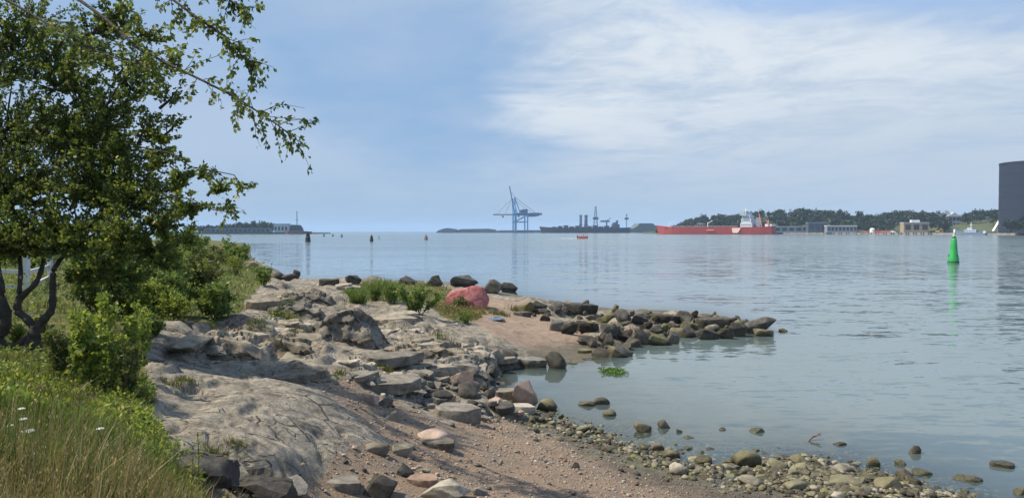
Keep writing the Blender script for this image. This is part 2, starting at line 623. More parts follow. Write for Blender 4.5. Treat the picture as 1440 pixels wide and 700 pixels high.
def height(x, y, detail=True):
    x, y = np.asarray(x, dtype=np.float64), np.asarray(y, dtype=np.float64)
    h = base_h(x, y)
    sand, green, pink = soft_masks(x, y)
    rock = np.clip(1 - sand - green, 0, 1)
    dry = sstep(h, -.15, .35)
    wx = x + 0.10 * fbm(x * 1.1, y * 1.1, 2, 3)
    wy = y + 0.16 * fbm(x * .9, y * .9, 2, 5) + .035 * perlin(x * 4, y * 4, 9)
    near = np.hypot(x, y)
    add = np.zeros_like(h)
    for q, d, tread in _L:
        m = (x > q[:, 0].min() - 4) & (x < q[:, 0].max() + 4) & (y > q[:, 1].min() - 4) & (y < q[:, 1].max() + 5)
        if not m.any():
            continue
        X, Y = wx[m], wy[m]
        best = np.full(X.shape, 1e9)
        sd = np.zeros(X.shape)
        tt = np.zeros(X.shape)
        segl = np.hypot(*(q[1:] - q[:-1]).T)
        tot = segl.sum()
        acc = 0.0
        for i in range(len(q) - 1):
            a, b = q[i], q[i + 1]
            e = (b - a) / segl[i]
            rx, ry = X - a[0], Y - a[1]
            t = rx * e[0] + ry * e[1]
            tc = np.clip(t, -0.5 if i == 0 else 0, segl[i] + (0.5 if i == len(q) - 2 else 0))
            dx, dy = rx - tc * e[0], ry - tc * e[1]
            dist = np.hypot(dx, dy)
            side = -rx * e[1] + ry * e[0]          # positive on the far side (line runs to the right)
            up = dist < best
            best = np.where(up, dist, best)
            sd = np.where(up, np.where(side >= 0, dist, -dist), sd)
            tt = np.where(up, acc + np.clip(t, 0, segl[i]), tt)
            acc += segl[i]
        endf = sstep(tt, 0, .22 * tot) * sstep(tot - tt, 0, .22 * tot) * .85 + .15 * (tt > .02) * (tt < tot - .02)
        w = 0.035
        amp = 1.25 * d * (0.65 + .55 * perlin(X * 1.5, Y * 1.5, 21))
        g = sstep(sd, -w, w) * np.exp(-np.clip(sd, 0, None) / tread)
        foot = -0.4 * np.exp(-((sd + .06) / .12) ** 2)
        add[m] += endf * amp * (g + foot)
    lump = fbm(x * .45, y * .45, 3, 31)
    fine = fbm(x * 1.6, y * 1.6, 5, 33, .55)
    # layered rock: treads that step up towards the viewer's far side
    s = 0.16 * x + .985 * y
    warp = 0.9 * fbm(x * .32, y * .3, 2, 41) + .10 * fbm(x * 1.6, y * 1.4, 3, 43)
    def saw(per, seed):
        k = (s + warp * per) / per
        fr = k - np.floor(k)
        am = sstep(perlin(x * .38 + np.floor(k) * 5.3, np.floor(k) * 3.1, seed), -.1, .5)
        return (np.where(fr < .06, fr / .06, 1 - (fr - .06) / .94) - .4) * am
    strat = .19 * saw(1.55, 51) + .05 * saw(.72, 53)
    b1, c1 = blocks(x, y, 2.3, .95, 3, -.16)
    b2, c2 = blocks(x, y, .85, .42, 7, -.22)
    m1 = sstep(perlin(x * .22, y * .22, 81), -.25, .25)
    m2 = sstep(perlin(x * .4, y * .4, 83), -.1, .3)
    strat = strat + m1 * (.25 * b1 - .12 * c1) + m2 * (.13 * b2 - .07 * c2)
    smooth_dome = np.clip(1 - np.hypot((x + 3.2) / 2.6, (y - 11.0) / 2.8), 0, 1)
    strat = strat * (1 - .8 * sstep(smooth_dome, 0, .5)) * (1 - .8 * pink)
    scale = np.clip(near / 16, .6, 2.2)
    out = h + add * (1 - .6 * green) * (1 - sand * .7)
    out = out + rock * dry * (strat * scale + .07 * lump + .02 * fine * scale * (1 - .6 * pink))
    out = out + green * (.05 * fine + .08 * lump) + sand * (.02 * fine + .012 * fbm(x * 6, y * 6, 3, 61))
    # tilted pits and cracks in the bare rock
    ck = np.abs(fbm(x * 1.1 + y * .3, y * 1.9, 3, 71))
    out = out - rock * dry * .15 * (1 - pink) * sstep(.075 - ck, 0, .075) * sstep(perlin(x * .7, y * .7, 73), -.15, .25)
    out = out + (1 - dry) * .03 * fine
    return out


def rock_tone(T, pos, scale=1.0):
    big = T.noise(pos, .8 * scale, 5, .6, .3)
    mid = T.noise(pos, 3.1 * scale, 6, .65, .2)
    fine = T.noise(pos, 17 * scale, 6, .7)
    sp = T.noise(pos, 55 * scale, 3, .7)
    c = T.ramp(mid, [(.34, (.068, .061, .050)), (.46, (.21, .188, .15)), (.58, (.30, .27, .216)), (.75, (.40, .362, .295))])
    c = T.mix(T.math('MULTIPLY', T.ss(big, .52, .72), .6), c, (.28, .205, .16))
    c = T.mix(T.math('MULTIPLY', T.ss(T.math('ADD', fine, T.math('MULTIPLY', T.math('SUBTRACT', big, .5), .5)), .53, .68), .85), c, (.05, .047, .043))
    c = T.mix(T.math('MULTIPLY', T.ss(sp, .3, .75), .35), c, T.mix(T.ss(fine, .4, .6), (.36, .33, .28), (.08, .075, .065)))
    # joints and hairline cracks packed with dark soil
    wob = T.n('ShaderNodeMix', data_type='VECTOR', ins={0: .16})
    T.set(wob.inputs[4], pos)
    T.set(wob.inputs[5], T.n('ShaderNodeTexNoise', ins={'Vector': pos, 'Scale': 1.6, 'Detail': 4}).outputs['Color'])
    cr = []
    for sc_, rot, w in ((.95, -.18, .018), (2.4, -.3, .022)):
        mp = T.n('ShaderNodeMapping', ins={'Vector': wob.outputs[1], 'Rotation': (0, 0, rot), 'Scale': (sc_, sc_ * 2.4, sc_ * 2.4)}).outputs[0]
        vo = T.n('ShaderNodeTexVoronoi', feature='DISTANCE_TO_EDGE', ins={'Vector': mp, 'Scale': 1.0, 'Randomness': .95})
        cr.append(T.math('MULTIPLY', T.ss(vo.outputs['Distance'], w * .3, w * 1.6, 1, 0), T.ss(T.noise(pos, 1.3 * sc_, 3, .6), .50, .62)))
    crack = T.math('MAXIMUM', cr[0], cr[1])
    c = T.mix(T.math('MULTIPLY', crack, .85), c, (.03, .028, .024))
    mid = T.math('SUBTRACT', mid, T.math('MULTIPLY', crack, .35))
    return c, big, mid, fine, sp


def ground_material():
    m = bpy.data.materials.new('ground')
    m.use_nodes = True
    T = NT(m.node_tree)
    out = T.n('ShaderNodeOutputMaterial')
    b = T.n('ShaderNodeBsdfPrincipled')
    T.t.links.new(b.outputs[0], out.inputs[0])
    geo = T.n('ShaderNodeNewGeometry')
    pos = geo.outputs['Position']
    z = T.n('ShaderNodeSeparateXYZ', ins={0: pos}).outputs[2]
    zone = T.n('ShaderNodeAttribute', attribute_name='zone')
    zs = T.n('ShaderNodeSeparateColor', ins={0: zone.outputs['Color']})
    sand, green, pink = zs.outputs
    rock, big, mid, fine, sp = rock_tone(T, pos)
    rock = T.mix(T.math('MULTIPLY', pink, T.ss(mid, .2, .6, .5, .9)), rock, T.mix(mid, (.22, .155, .115), (.33, .245, .185)))
    # soil dust in low-lying places of the rock, moss stains
    mo = T.math('MULTIPLY', T.ss(T.noise(pos, 2.2, 5, .7), .6, .7), T.ss(fine, .4, .6))
    rock = T.mix(T.math('MULTIPLY', mo, .55), rock, (.15, .16, .045))
    g1 = T.noise(pos, 30, 5, .75)
    g2 = T.noise(pos, 90, 3, .7)
    g3 = T.noise(pos, 1.6, 4, .6)
    gravel = T.ramp(g1, [(.32, (.145, .108, .076)), (.48, (.335, .245, .172)), (.6, (.415, .31, .22)), (.75, (.47, .41, .335))])
    gravel = T.mix(T.math('MULTIPLY', T.ss(g2, .55, .7), .6), gravel, (.30, .27, .235))
    gravel = T.mix(T.math('MULTIPLY', T.ss(g3, .42, .66), .75), gravel, T.mix(g1, (.14, .118, .098), (.32, .28, .235)))
    soil = T.mix(T.ss(g1, .35, .65), (.035, .045, .014), (.12, .125, .036))
    soil = T.mix(T.math('MULTIPLY', T.ss(g3, .45, .65), .6), soil, (.19, .165, .05))
    c = T.mix(sand, rock, gravel)
    c = T.mix(green, c, soil)
    # tide mark: dark weed and wet stone close to the water
    zz = T.math('ADD', z, T.math('MULTIPLY', T.math('SUBTRACT', mid, .5), .35))
    wet = T.ss(zz, .10, .36, 1, 0)
    weed = T.mix(T.ss(g1, .35, .65), (.035, .034, .024), (.13, .115, .075))
    weed = T.mix(T.math('MULTIPLY', T.ss(big, .5, .62), .6), weed, (.10, .105, .03))
    c = T.mix(T.math('MULTIPLY', wet, .8), c, weed)
    T.set(b.inputs['Base Color'], c)
    T.set(b.inputs['Roughness'], T.math('MULTIPLY_ADD', wet, -.35, .9))
    b.inputs['Specular IOR Level'].default_value = .3
    hgt = T.math('ADD', T.math('MULTIPLY', fine, .5), T.math('ADD', T.math('MULTIPLY', sp, .12), T.math('MULTIPLY', mid, .9)))
    hs = T.math('ADD', T.math('MULTIPLY', g1, 1.1), T.math('MULTIPLY', g2, .35))
    hmix = T.math('ADD', T.math('MULTIPLY', sand, hs), T.math('MULTIPLY', T.math('SUBTRACT', 1.0, sand), hgt))
    bp = T.n('ShaderNodeBump', ins={'Height': hmix, 'Strength': 1.0, 'Distance': .06})
    T.set(b.inputs['Normal'], bp.outputs[0])
    return m


def polar(rs, ths):
    """vertices and quads of a polar sheet, full turn"""
    n, k = len(rs), len(ths)
    rr, tt = np.meshgrid(rs, ths, indexing='ij')
    x, y = rr * np.sin(tt), rr * np.cos(tt)
    i = np.arange(n - 1)[:, None] * k
    j = np.arange(k)[None]
    j2 = (j + 1) % k
    q = np.stack((i + j, i + k + j, i + k + j2, i + j2), -1).reshape(-1, 4)
    return x.ravel(), y.ravel(), q


def make_ground():
    fine_t = np.arctan(np.linspace(-.74, .74, 640))
    rest = np.linspace(fine_t[-1], fine_t[0] + 2 * math.pi, 120)[1:-1]
    ths = np.concatenate((fine_t, rest))
    rs = [0.4]
    while rs[-1] < 460:
        r = rs[-1]
        rs.append(r * (1.03 if r < 5 else 1.0055 if r < 42 else 1.010 if r < 75 else 1.03))
    rs = np.array(rs)
    x, y, q = polar(rs, ths)
    # every point is the mean over its own patch, so that steps across the mesh stay clean
    rr = np.hypot(x, y)
    dr = np.where(rr < 42, .0055, np.where(rr < 75, .01, .03))
    z = sum(height(x * (1 + k * dr), y * (1 + k * dr)) for k in (-.5, 0, .5)) / 3
    # weather the steep steps a little so that they run clean across the mesh
    Zg = z.reshape(len(rs), len(ths))
    for _ in range(2):
        Zg = .25 * np.roll(Zg, 1, 1) + .5 * Zg + .25 * np.roll(Zg, -1, 1)
    Zg[1:-1] = .2 * Zg[:-2] + .6 * Zg[1:-1] + .2 * Zg[2:]
    z = Zg.ravel()
    far = np.hypot(x, y) > 330
    z = np.where(far & (np.arctan2(x, y) > -.5) & (np.arctan2(x, y) < 2.6), np.minimum(z, -3), z)
    V = np.stack((x, y, z), 1)
    k = len(ths)
    c = len(V)
    V = np.vstack((V, [[0, 0, float(height(np.array([0.0]), np.array([0.0]))[0])]]))
    loops = np.concatenate((q.ravel(), np.stack((np.full(k, c), np.arange(k), (np.arange(k) + 1) % k), 1).ravel()))
    sizes = np.concatenate((np.full(len(q), 4), np.full(k, 3)))
    me = mesh_np('ground', V, loops, sizes)
    s, g, p = masks(V[:, 0], V[:, 1])
    a = me.color_attributes.new('zone', 'FLOAT_COLOR', 'POINT')
    a.data.foreach_set('color', np.stack((s, g, p, np.ones_like(s)), 1).astype(np.float32).ravel())
    fs = np.ones(len(me.polygons), dtype=bool)
    rk = (s + g < .5)
    fs[:len(q)] = ~rk[q[:, 0]]
    me.polygons.foreach_set('use_smooth', fs)
    o = link('ground', me, ground_material())
    tag(o, 'stony shore of bare grey bedrock, reddish gravel and grassy soil', kind='structure')
    return o


make_ground()


def hgrid(x, y):
    return height(np.asarray(x, dtype=float), np.asarray(y, dtype=float))


def hz(x, y):
    return float(hgrid(np.array([x]), np.array([y]))[0])


def hit(px, py):
    return hit_f(px, py, hgrid, 300.0)


# ------------------------------------------------------------------ water
def water_material():
    m = bpy.data.materials.new('water')
    m.use_nodes = True
    T = NT(m.node_tree)
    out = T.n('ShaderNodeOutputMaterial')
    geo = T.n('ShaderNodeNewGeometry')
    pos = geo.outputs['Position']
    dep = T.n('ShaderNodeAttribute', attribute_name='depth').outputs['Fac']
    mp = T.n('ShaderNodeMapping', ins={'Vector': pos, 'Rotation': (0, 0, R(-14)), 'Scale': (.35, 1.0, 1.0)}).outputs[0]
    patch = T.noise(T.n('ShaderNodeMapping', ins={'Vector': pos, 'Scale': (.008, .035, 1)}).outputs[0], 1.0, 4, .6, .5)
    patch2 = T.noise(T.n('ShaderNodeMapping', ins={'Vector': pos, 'Rotation': (0, 0, R(-12)), 'Scale': (.05, .16, 1)}).outputs[0], 1.0, 4, .6, .6)
    calm = T.math('ADD', .25, T.math('MULTIPLY', T.ss(T.math('ADD', T.math('MULTIPLY', patch, .6), T.math('MULTIPLY', patch2, .4)), .36, .64), .75))
    calm = T.math('MULTIPLY', calm, T.math('MULTIPLY', T.ss(dep, .05, .6, .25, 1.0), T.ss(dep, .8, 4.5, 1.0, 2.3)))
    # ripple slopes: three sizes of wavelet tilt the surface directly
    tilt = None
    for sc_, amp, det in ((.36, .16, 2), (1.5, .36, 3), (5.4, .34, 3)):
        nt = T.n('ShaderNodeTexNoise', ins={'Vector': mp, 'Scale': sc_, 'Detail': det, 'Roughness': .55, 'Distortion': .3})
        v = T.n('ShaderNodeVectorMath', operation='SUBTRACT', ins={0: nt.outputs['Color'], 1: (.5, .5, .5)}).outputs[0]
        v = T.n('ShaderNodeVectorMath', operation='SCALE', ins={0: v, 'Scale': amp}).outputs[0]
        tilt = v if tilt is None else T.n('ShaderNodeVectorMath', operation='ADD', ins={0: tilt, 1: v}).outputs[0]
    tilt = T.n('ShaderNodeVectorMath', operation='SCALE', ins={0: tilt, 'Scale': calm}).outputs[0]
    tilt = T.n('ShaderNodeVectorMath', operation='MULTIPLY', ins={0: tilt, 1: (.6, 1.0, 0.0)}).outputs[0]
    bump = T.n('ShaderNodeVectorMath', operation='NORMALIZE', ins={0: T.n('ShaderNodeVectorMath', operation='ADD', ins={0: tilt, 1: (0, 0, 1)}).outputs[0]})
    body = T.n('ShaderNodeBsdfDiffuse', ins={'Color': (.115, .160, .166)})
    clear = T.n('ShaderNodeBsdfTransparent', ins={'Color': (.72, .80, .70)})
    opaque = T.math('SUBTRACT', 1.0, T.math('POWER', 2.718, T.math('MULTIPLY', dep, -4.5)), clamp=True)
    under = T.n('ShaderNodeMixShader', ins={0: opaque})
    T.t.links.new(clear.outputs[0], under.inputs[1])
    T.t.links.new(body.outputs[0], under.inputs[2])
    gl = T.n('ShaderNodeBsdfGlossy', ins={'Color': (1, 1, 1), 'Roughness': T.ss(dep, .3, 5.0, .05, .12), 'Normal': bump.outputs[0]})
    fr = T.n('ShaderNodeFresnel', ins={'IOR': 1.333, 'Normal': bump.outputs[0]})
    mx = T.n('ShaderNodeMixShader', ins={0: T.math('MULTIPLY', fr.outputs[0], T.ss(dep, .3, 5.0, 1.0, .85))})
    T.t.links.new(under.outputs[0], mx.inputs[1])
    T.t.links.new(gl.outputs[0], mx.inputs[2])
    T.t.links.new(mx.outputs[0], out.inputs[0])
    return m


def make_water():
    rs = [3.0]
    while rs[-1] < 16000:
        r = rs[-1]
        rs.append(r * (1.018 if 9 < r < 75 else 1.06))
    fine_t = np.arctan(np.linspace(-.74, .74, 240))
    rest = np.linspace(fine_t[-1], fine_t[0] + 2 * math.pi, 80)[1:-1]
    x, y, q = polar(np.array(rs), np.concatenate((fine_t, rest)))
    r = np.hypot(x, y)
    d = np.full(x.shape, 8.0)
    m = r < 300
    d[m] = np.clip(-base_h(x[m], y[m]), 0, 8)
    me = mesh_np('water', np.stack((x, y, np.zeros_like(x)), 1), q.ravel(), np.full(len(q), 4))
    # face up
    me.flip_normals() if me.polygons[0].normal.z < 0 else None
    a = me.attributes.new('depth', 'FLOAT', 'POINT')
    a.data.foreach_set('value', d.astype(np.float32))
    o = link('water', me, water_material())
    tag(o, 'calm grey blue harbour water with light ripples', kind='structure')


make_water()

# ------------------------------------------------------------------ plain materials
_M = {}


def mat(name, col, rough=.6, var=.18, scale=3.0, metal=0.0, bump=0.0):
    if name in _M:
        return _M[name]
    m = bpy.data.materials.new(name)
    m.use_nodes = True
    T = NT(m.node_tree)
    out = T.n('ShaderNodeOutputMaterial')
    b = T.n('ShaderNodeBsdfPrincipled')
    T.t.links.new(b.outputs[0], out.inputs[0])
    tc = T.n('ShaderNodeTexCoord')
    n = T.noise(tc.outputs['Object'], scale, 5, .6)
    lo = tuple(c * (1 - var) for c in col)
    hi = tuple(min(1, c * (1 + var)) for c in col)
    T.set(b.inputs['Base Color'], T.ramp(n, [(.3, lo), (.7, hi)]))
    b.inputs['Roughness'].default_value = rough
    b.inputs['Metallic'].default_value = metal
    if bump:
        bp = T.n('ShaderNodeBump', ins={'Height': n, 'Strength': bump, 'Distance': .05})
        T.set(b.inputs['Normal'], bp.outputs[0])
    _M[name] = m
    return m


def foliage_mat(name, dark, light, accent=None, acc=.96, trans=.35, rough=.5):
    m = bpy.data.materials.new(name)
    m.use_nodes = True
    T = NT(m.node_tree)
    out = T.n('ShaderNodeOutputMaterial')
    r = T.n('ShaderNodeAttribute', attribute_name='rnd').outputs['Fac']
    stops = [(0.0, dark), (acc - .02, light)]
    if accent:
        stops.append((acc, accent))
    c = T.ramp(r, stops)
    d = T.n('ShaderNodeBsdfPrincipled', ins={'Base Color': c, 'Roughness': rough, 'Specular IOR Level': .35})
    t = T.n('ShaderNodeBsdfTranslucent', ins={'Color': T.mix(.45, c, (.20, .26, .03))})
    mx = T.n('ShaderNodeMixShader', ins={0: trans})
    T.t.links.new(d.outputs[0], mx.inputs[1])
    T.t.links.new(t.outputs[0], mx.inputs[2])
    T.t.links.new(mx.outputs[0], out.inputs[0])
    return m


def leaves_np(P, A, size, wide=.55, rnd=None, name='leaves', fold=.25):
    """one folded leaf per point P, pointing along A"""
    n = len(P)
    A = A / (np.linalg.norm(A, axis=1, keepdims=True) + 1e-9)
    t = RNG.normal(size=(n, 3))
    t[:, 2] *= .5
    S = np.cross(A, t)
    S /= np.linalg.norm(S, axis=1, keepdims=True) + 1e-9
    N = np.cross(S, A)
    size = np.broadcast_to(np.asarray(size), (n,))[:, None]
    b = P
    l = P + A * size * .5 + S * size * wide * .5 + N * size * fold * .4
    r = P + A * size * .5 - S * size * wide * .5 + N * size * fold * .4
    e = P + A * size
    V = np.stack((b, r, e, l), 1).reshape(-1, 3)
    me = mesh_np(name, V, np.arange(4 * n), np.full(n, 4))
    face_attr(me, 'rnd', RNG.random(n) if rnd is None else rnd)
    return me


def rand_dir(n):
    v = RNG.normal(size=(n, 3))
    return v / np.linalg.norm(v, axis=1, keepdims=True)


M_far_leaf = foliage_mat('far_leaves', (.012, .024, .010), (.036, .052, .020), (.06, .07, .026), .88, .12)
M_hill = mat('hill_grass', (.07, .085, .035), .95, .35, .02)
M_bark = mat('bark', (.085, .07, .055), .9, .35, 9, bump=.8)


def far_tree_points(h, w, n):
    """leaf points of a distant tree: several overlapping clumps"""
    P = []
    k = random.randint(5, 8)
    for i in range(k):
        a = random.random() * 6.28
        q = random.random() ** .5 * w * .3
        c = np.array((q * math.cos(a), q * math.sin(a), h * random.uniform(.4, .8)))
        rr = w * random.uniform(.2, .32)
        d = rand_dir(n // k)
        d *= (RNG.random((len(d), 1)) ** .35) * rr
        d[:, 2] *= .85
        P.append(c + d)
    return np.concatenate(P)


# ------------------------------------------------------------------ the far right shore
RIGHT = [(880, 326), (925, 324), (940, 319), (965, 308), (985, 301), (1030, 300), (1050, 296), (1080, 293), (1130, 292), (1150, 293), (1185, 294), (1200, 301),
         (1235, 300), (1260, 295), (1290, 294), (1310, 297), (1335, 300), (1350, 300), (1375, 294), (1400, 293), (1440, 291), (1520, 290), (1700, 294), (2100, 305)]


def right_top(px):
    return np.interp(px, [p[0] for p in RIGHT], [p[1] for p in RIGHT])


def quay_D(px):
    return float(np.interp(px, [900, 1090, 1440, 1800], [1190, 1090, 830, 700]))


def far_land(name, label, pxs, Ds, prof, mat_, tree_h):
    """a ridge: front foot at quay height, crest under the tree tops"""
    V, q = [], []
    rows = 9
    for i, px in enumerate(pxs):
        D0 = Ds(px)
        top = max(EYE + (325 - prof(px)) * (D0 + 150) / F - tree_h, 2.6)
        for j in range(rows):
            s = j / (rows - 1)
            D = D0 + 6 + s * 420
            hh = 2.3 + (top - 2.3) * (math.sin(min(s / .45, 1) * math.pi / 2) ** 1.3) * (1 if s < .5 else 1 - (s - .5) * 1.2)
            if j == 0:
                hh = -2
            p = at(px, D)
            V.append((p.x, p.y, hh + (fbm(np.array(p.x * .03), np.array(p.y * .03), 2, 5) * 1.2 if 0 < j else 0)))
    n = len(pxs)
    for i in range(n - 1):
        for j in range(rows - 1):
            q.append((i * rows + j, (i + 1) * rows + j, (i + 1) * rows + j + 1, i * rows + j + 1))
    me = bpy.data.meshes.new(name)
    me.from_pydata([tuple(map(float, v)) for v in V], [], q)
    o = link(name, me, mat_, smooth=True)
    tag(o, label, kind='structure')
    return o, np.array(V).reshape(n, rows, 3)


hill, HV = far_land('hill', 'low wooded hill along the far shore', list(np.linspace(905, 2050, 90)), quay_D, right_top, M_hill, 11)


def wood(name, label, spots, leaf):
    P, rn = [], []
    for x, y, z, h, w in spots:
        n = 170
        p = far_tree_points(h, w, n) + np.array((x, y, z))
        P.append(p)
        rn.append(np.clip(RNG.random(len(p)) * .8 + random.uniform(-.2, .2), 0, .99))
    P = np.concatenate(P)
    me = leaves_np(P, rand_dir(len(P)), leaf * RNG.uniform(.7, 1.3, len(P)), .8, np.concatenate(rn), name)
    o = link(name, me, M_far_leaf)
    tag(o, label, 'wood', kind='stuff')
    return o


spots = []
for i in range(620):
    px = random.uniform(925, 1480)
    D0 = quay_D(px)
    s = random.uniform(0, 1) ** 1.1
    D = D0 + 24 + s * 156
    if 1330 < px < 1412 and s < .6:
        continue
    if px > 1262 and px < 1310 and s < .3:
        continue
    top = EYE + (325 - right_top(px)) * (D0 + 150) / F - 11
    base = 2.4 + (max(top, 2.6) - 2.4) * math.sin(min((24 + s * 150) / 189, 1) * math.pi / 2) ** 1.3
    h = random.uniform(9, 13.5) * (1 if px > 960 else .55 + .012 * (px - 925))
    p = at(px, D)
    spots.append((p.x, p.y, base - 1.5, h, h * random.uniform(.9, 1.3)))
wood('wood', 'dark green wood covering the hill on the far shore', spots, 2.3)


def far_tree(px, D, base, h, w, label):
    p = at(px, D, base)
    r = empty('round_tree', p)
    tag(r, label, 'tree', 'single trees on the far shore')
    MB().tube([(0, 0, -1), (0, 0, h * .5)], [.5, .3], 6).build('trunk', M_bark, r)
    P = far_tree_points(h, w, 420)
    me = leaves_np(P, rand_dir(len(P)), 1.5 * RNG.uniform(.7, 1.3, len(P)), .8, RNG.random(len(P)) * .7, 'crown')
    link('crown', me, M_far_leaf, r)
    return r


far_tree(1323, 960, 9, 23, 22, 'round dark tree just left of the pale house on the far shore')
far_tree(1208, 1090, 22, 12, 12, 'small round tree in the dip of the wooded skyline')
far_tree(1360, 985, 9, 19, 18, 'round tree just right of the pale house on the far shore')
far_tree(1379, 965, 9, 21, 22, 'widest round tree above the blue boat on the far shore')
far_tree(1397, 930, 9, 22, 20, 'tall tree close to the side of the dark storage tank')

far_tree(1419, 772, 2.6, 15, 15, 'low green tree at the foot of the dark tank beside the ramp')
far_tree(1430, 765, 2.6, 12, 13, 'smaller green tree between the ramp tree and the red shed')
far_tree(1446, 775, 2.6, 14, 14, 'green tree behind the red shed at the foot of the tank')

# quay
M_conc = mat('quay_concrete', (.26, .25, .23), .85, .25, .3)
M_dark = mat('dark_timber', (.05, .045, .04), .9, .3, .6)
qm = MB()
pts = [(px, quay_D(px)) for px in (1088, 1180, 1262, 1312, 1440, 1800)]
for (a, Da), (b, Db) in zip(pts[:-1], pts[1:]):
    A, B = at(a, Da), at(b, Db)
    A2, B2 = at(a, Da + 26), at(b, Db + 26)
    vs = [(p.x, p.y, z) for z in (-3, 2.5) for p in (A, B, B2, A2)]
    qm.add(vs, [(0, 1, 5, 4), (1, 2, 6, 5), (2, 3, 7, 6), (3, 0, 4, 7), (4, 5, 6, 7)])
quay = qm.build('quay', M_conc)
tag(quay, 'low concrete quay along the far shore', kind='structure')
fm = MB()
for k in range(64):
    px = 1092 + k * 3.5
    p = at(px, quay_D(px) - .9)
    if k % 3:
        fm.box(p.x - .35, p.x + .35, p.y - .35, p.y + .35, -2, 2.9)
fo = fm.build('quay_fender', M_dark)
tag(fo, 'row of dark timber fenders along the far quay', 'fender', kind='stuff')

M_white = mat('white_paint', (.72, .73, .72), .5, .08, .5)
M_grey = mat('grey_cladding', (.22, .25, .29), .6, .15, .3)
M_dgrey = mat('dark_cladding', (.07, .085, .11), .6, .2, .3)
M_tan = mat('tan_brick', (.30, .24, .165), .8, .15, .4)
M_red = mat('red_paint', (.48, .06, .05), .55, .15, .4)
M_glass = mat('window_glass', (.04, .055, .07), .15, .2, .5)
M_roof = mat('pale_roof', (.45, .46, .47), .6, .12, .3)


def building(name, label, px0, px1, dD, py_top, wallm, roofm, depth=14, cat='building', base=2.5, windows=6, roof='flat', rows=1):
    pc = (px0 + px1) / 2
    D = quay_D(pc) + dD
    w = (px1 - px0) / F * D
    h = zat(py_top, D) - base
    c = at(pc, D, base)
    r = empty(name, c, math.atan2(-c.x, c.y) * .35)
    tag(r, label, cat)
    rh = .9 if roof == 'flat' else h * .28
    MB().box(-w / 2, w / 2, 0, depth, 0, h - rh).build('wall', wallm, r)
    if roof == 'flat':
        MB().box(-w / 2 - .5, w / 2 + .5, -.5, depth + .5, h - rh + .002, h).build('roof', roofm, r)
    else:
        MB().prism([(-w / 2 - .6, h - rh + .002), (w / 2 + .6, h - rh + .002), (0, h)], -.6, depth + .6).build('roof', roofm, r)
    ww = w / max(windows, 1)
    for row in range(rows):
        for i in range(windows):
            x = -w / 2 + ww * (i + .5)
            z0 = (h - rh) * (row + .3) / rows
            MB().box(x - ww * .32, x + ww * .32, -.12, .1, z0, z0 + (h - rh) / rows * .5).build('window', M_glass, r)
    return r


building('quay_shed', 'long low grey shed on the quay behind the stern of the red tanker', 1089, 1137, 6, 318, M_grey, M_roof, windows=5)
building('warehouse', 'dark grey warehouse with pale roof on the far quay', 1137, 1163, 6, 312.5, M_dgrey, M_grey, windows=3)
building('pavilion', 'grey pavilion with flat white roof and a band of windows on the far quay', 1164, 1204, 8, 317, M_grey, M_white, windows=8)
tanb = building('tan_building', 'tan brick building with white rooftop unit on the far quay', 1272, 1305, 12, 312.5, M_tan, M_roof, windows=3)
MB().box(-5, 5, 3, 9, 13.0, 16.5).build('rooftop_unit', M_white, tanb)
building('pale_house', 'pale blue grey house between round trees above the far shore', 1334, 1349, 110, 298.5, M_grey, M_roof, depth=10, cat='house', base=9, windows=3, roof='gable', rows=2)
building('red_shed', 'red shed with wide white roof beside the dark storage tank', 1432, 1456, -2, 305, M_red, M_white, depth=10, cat='shed', windows=3, roof='gable')

# storage tank
tD = 800
tr = 45 * tD / F
tc_ = at(1457, tD, 2.5)
tank = empty('storage_tank', tc_)
tag(tank, 'huge dark blue grey cylindrical storage tank on the far shore', 'storage tank')
M_tank = mat('tank_steel', (.009, .016, .036), .8, .12, .04)
th = zat(229, tD) - 2.5
MB().lathe([(tr, 0), (tr, th)], 72).build('shell', M_tank, tank, smooth=False)
MB().lathe([(tr + .35, th - 1.6), (tr + .35, th + .4), (tr - .6, th + .4)], 72).build('rim', mat('tank_rim', (.006, .010, .022), .6), tank)
for k in range(1, 6):
    MB().lathe([(tr + .05, th * k / 6), (tr + .22, th * k / 6 + .1), (tr + .22, th * k / 6 + .4), (tr + .05, th * k / 6 + .5)], 72).build('stiffener_ring', M_tank, tank)
st = MB()
for k in range(40):
    a0 = math.pi * (1.05 + k * .016)
    a1 = a0 + math.pi * .016
    z0, z1 = th * k / 40, th * (k + 1) / 40
    st.bar(((tr + 1) * math.cos(a0), (tr + 1) * math.sin(a0), z0), ((tr + 1) * math.cos(a1), (tr + 1) * math.sin(a1), z1), 1.2, .3)
st.build('stairway', M_tank, tank)

# white conveyor ramp
cD = 815
a, b = at(1396, cD, 3.2), at(1411.5, cD + 6, zat(300, cD))
cv = empty('conveyor_ramp', a)
tag(cv, 'steep white conveyor ramp leaning towards the dark tank', 'conveyor')
d = b - a
MB().bar((0, 0, 0), d, 2.4, 2.0).build('gantry', M_white, cv)
MB().bar((d.x * .55, d.y * .55, d.z * .5), (d.x * .9 + 1, d.y, -1), .8).bar((d.x * .9, d.y, d.z * .85), (d.x * .9 + 1.2, d.y, -1), .8).build('support', M_grey, cv)
MB().box(-9, 3, -2, 3, -1, 1.6).build('hopper', M_roof, cv)


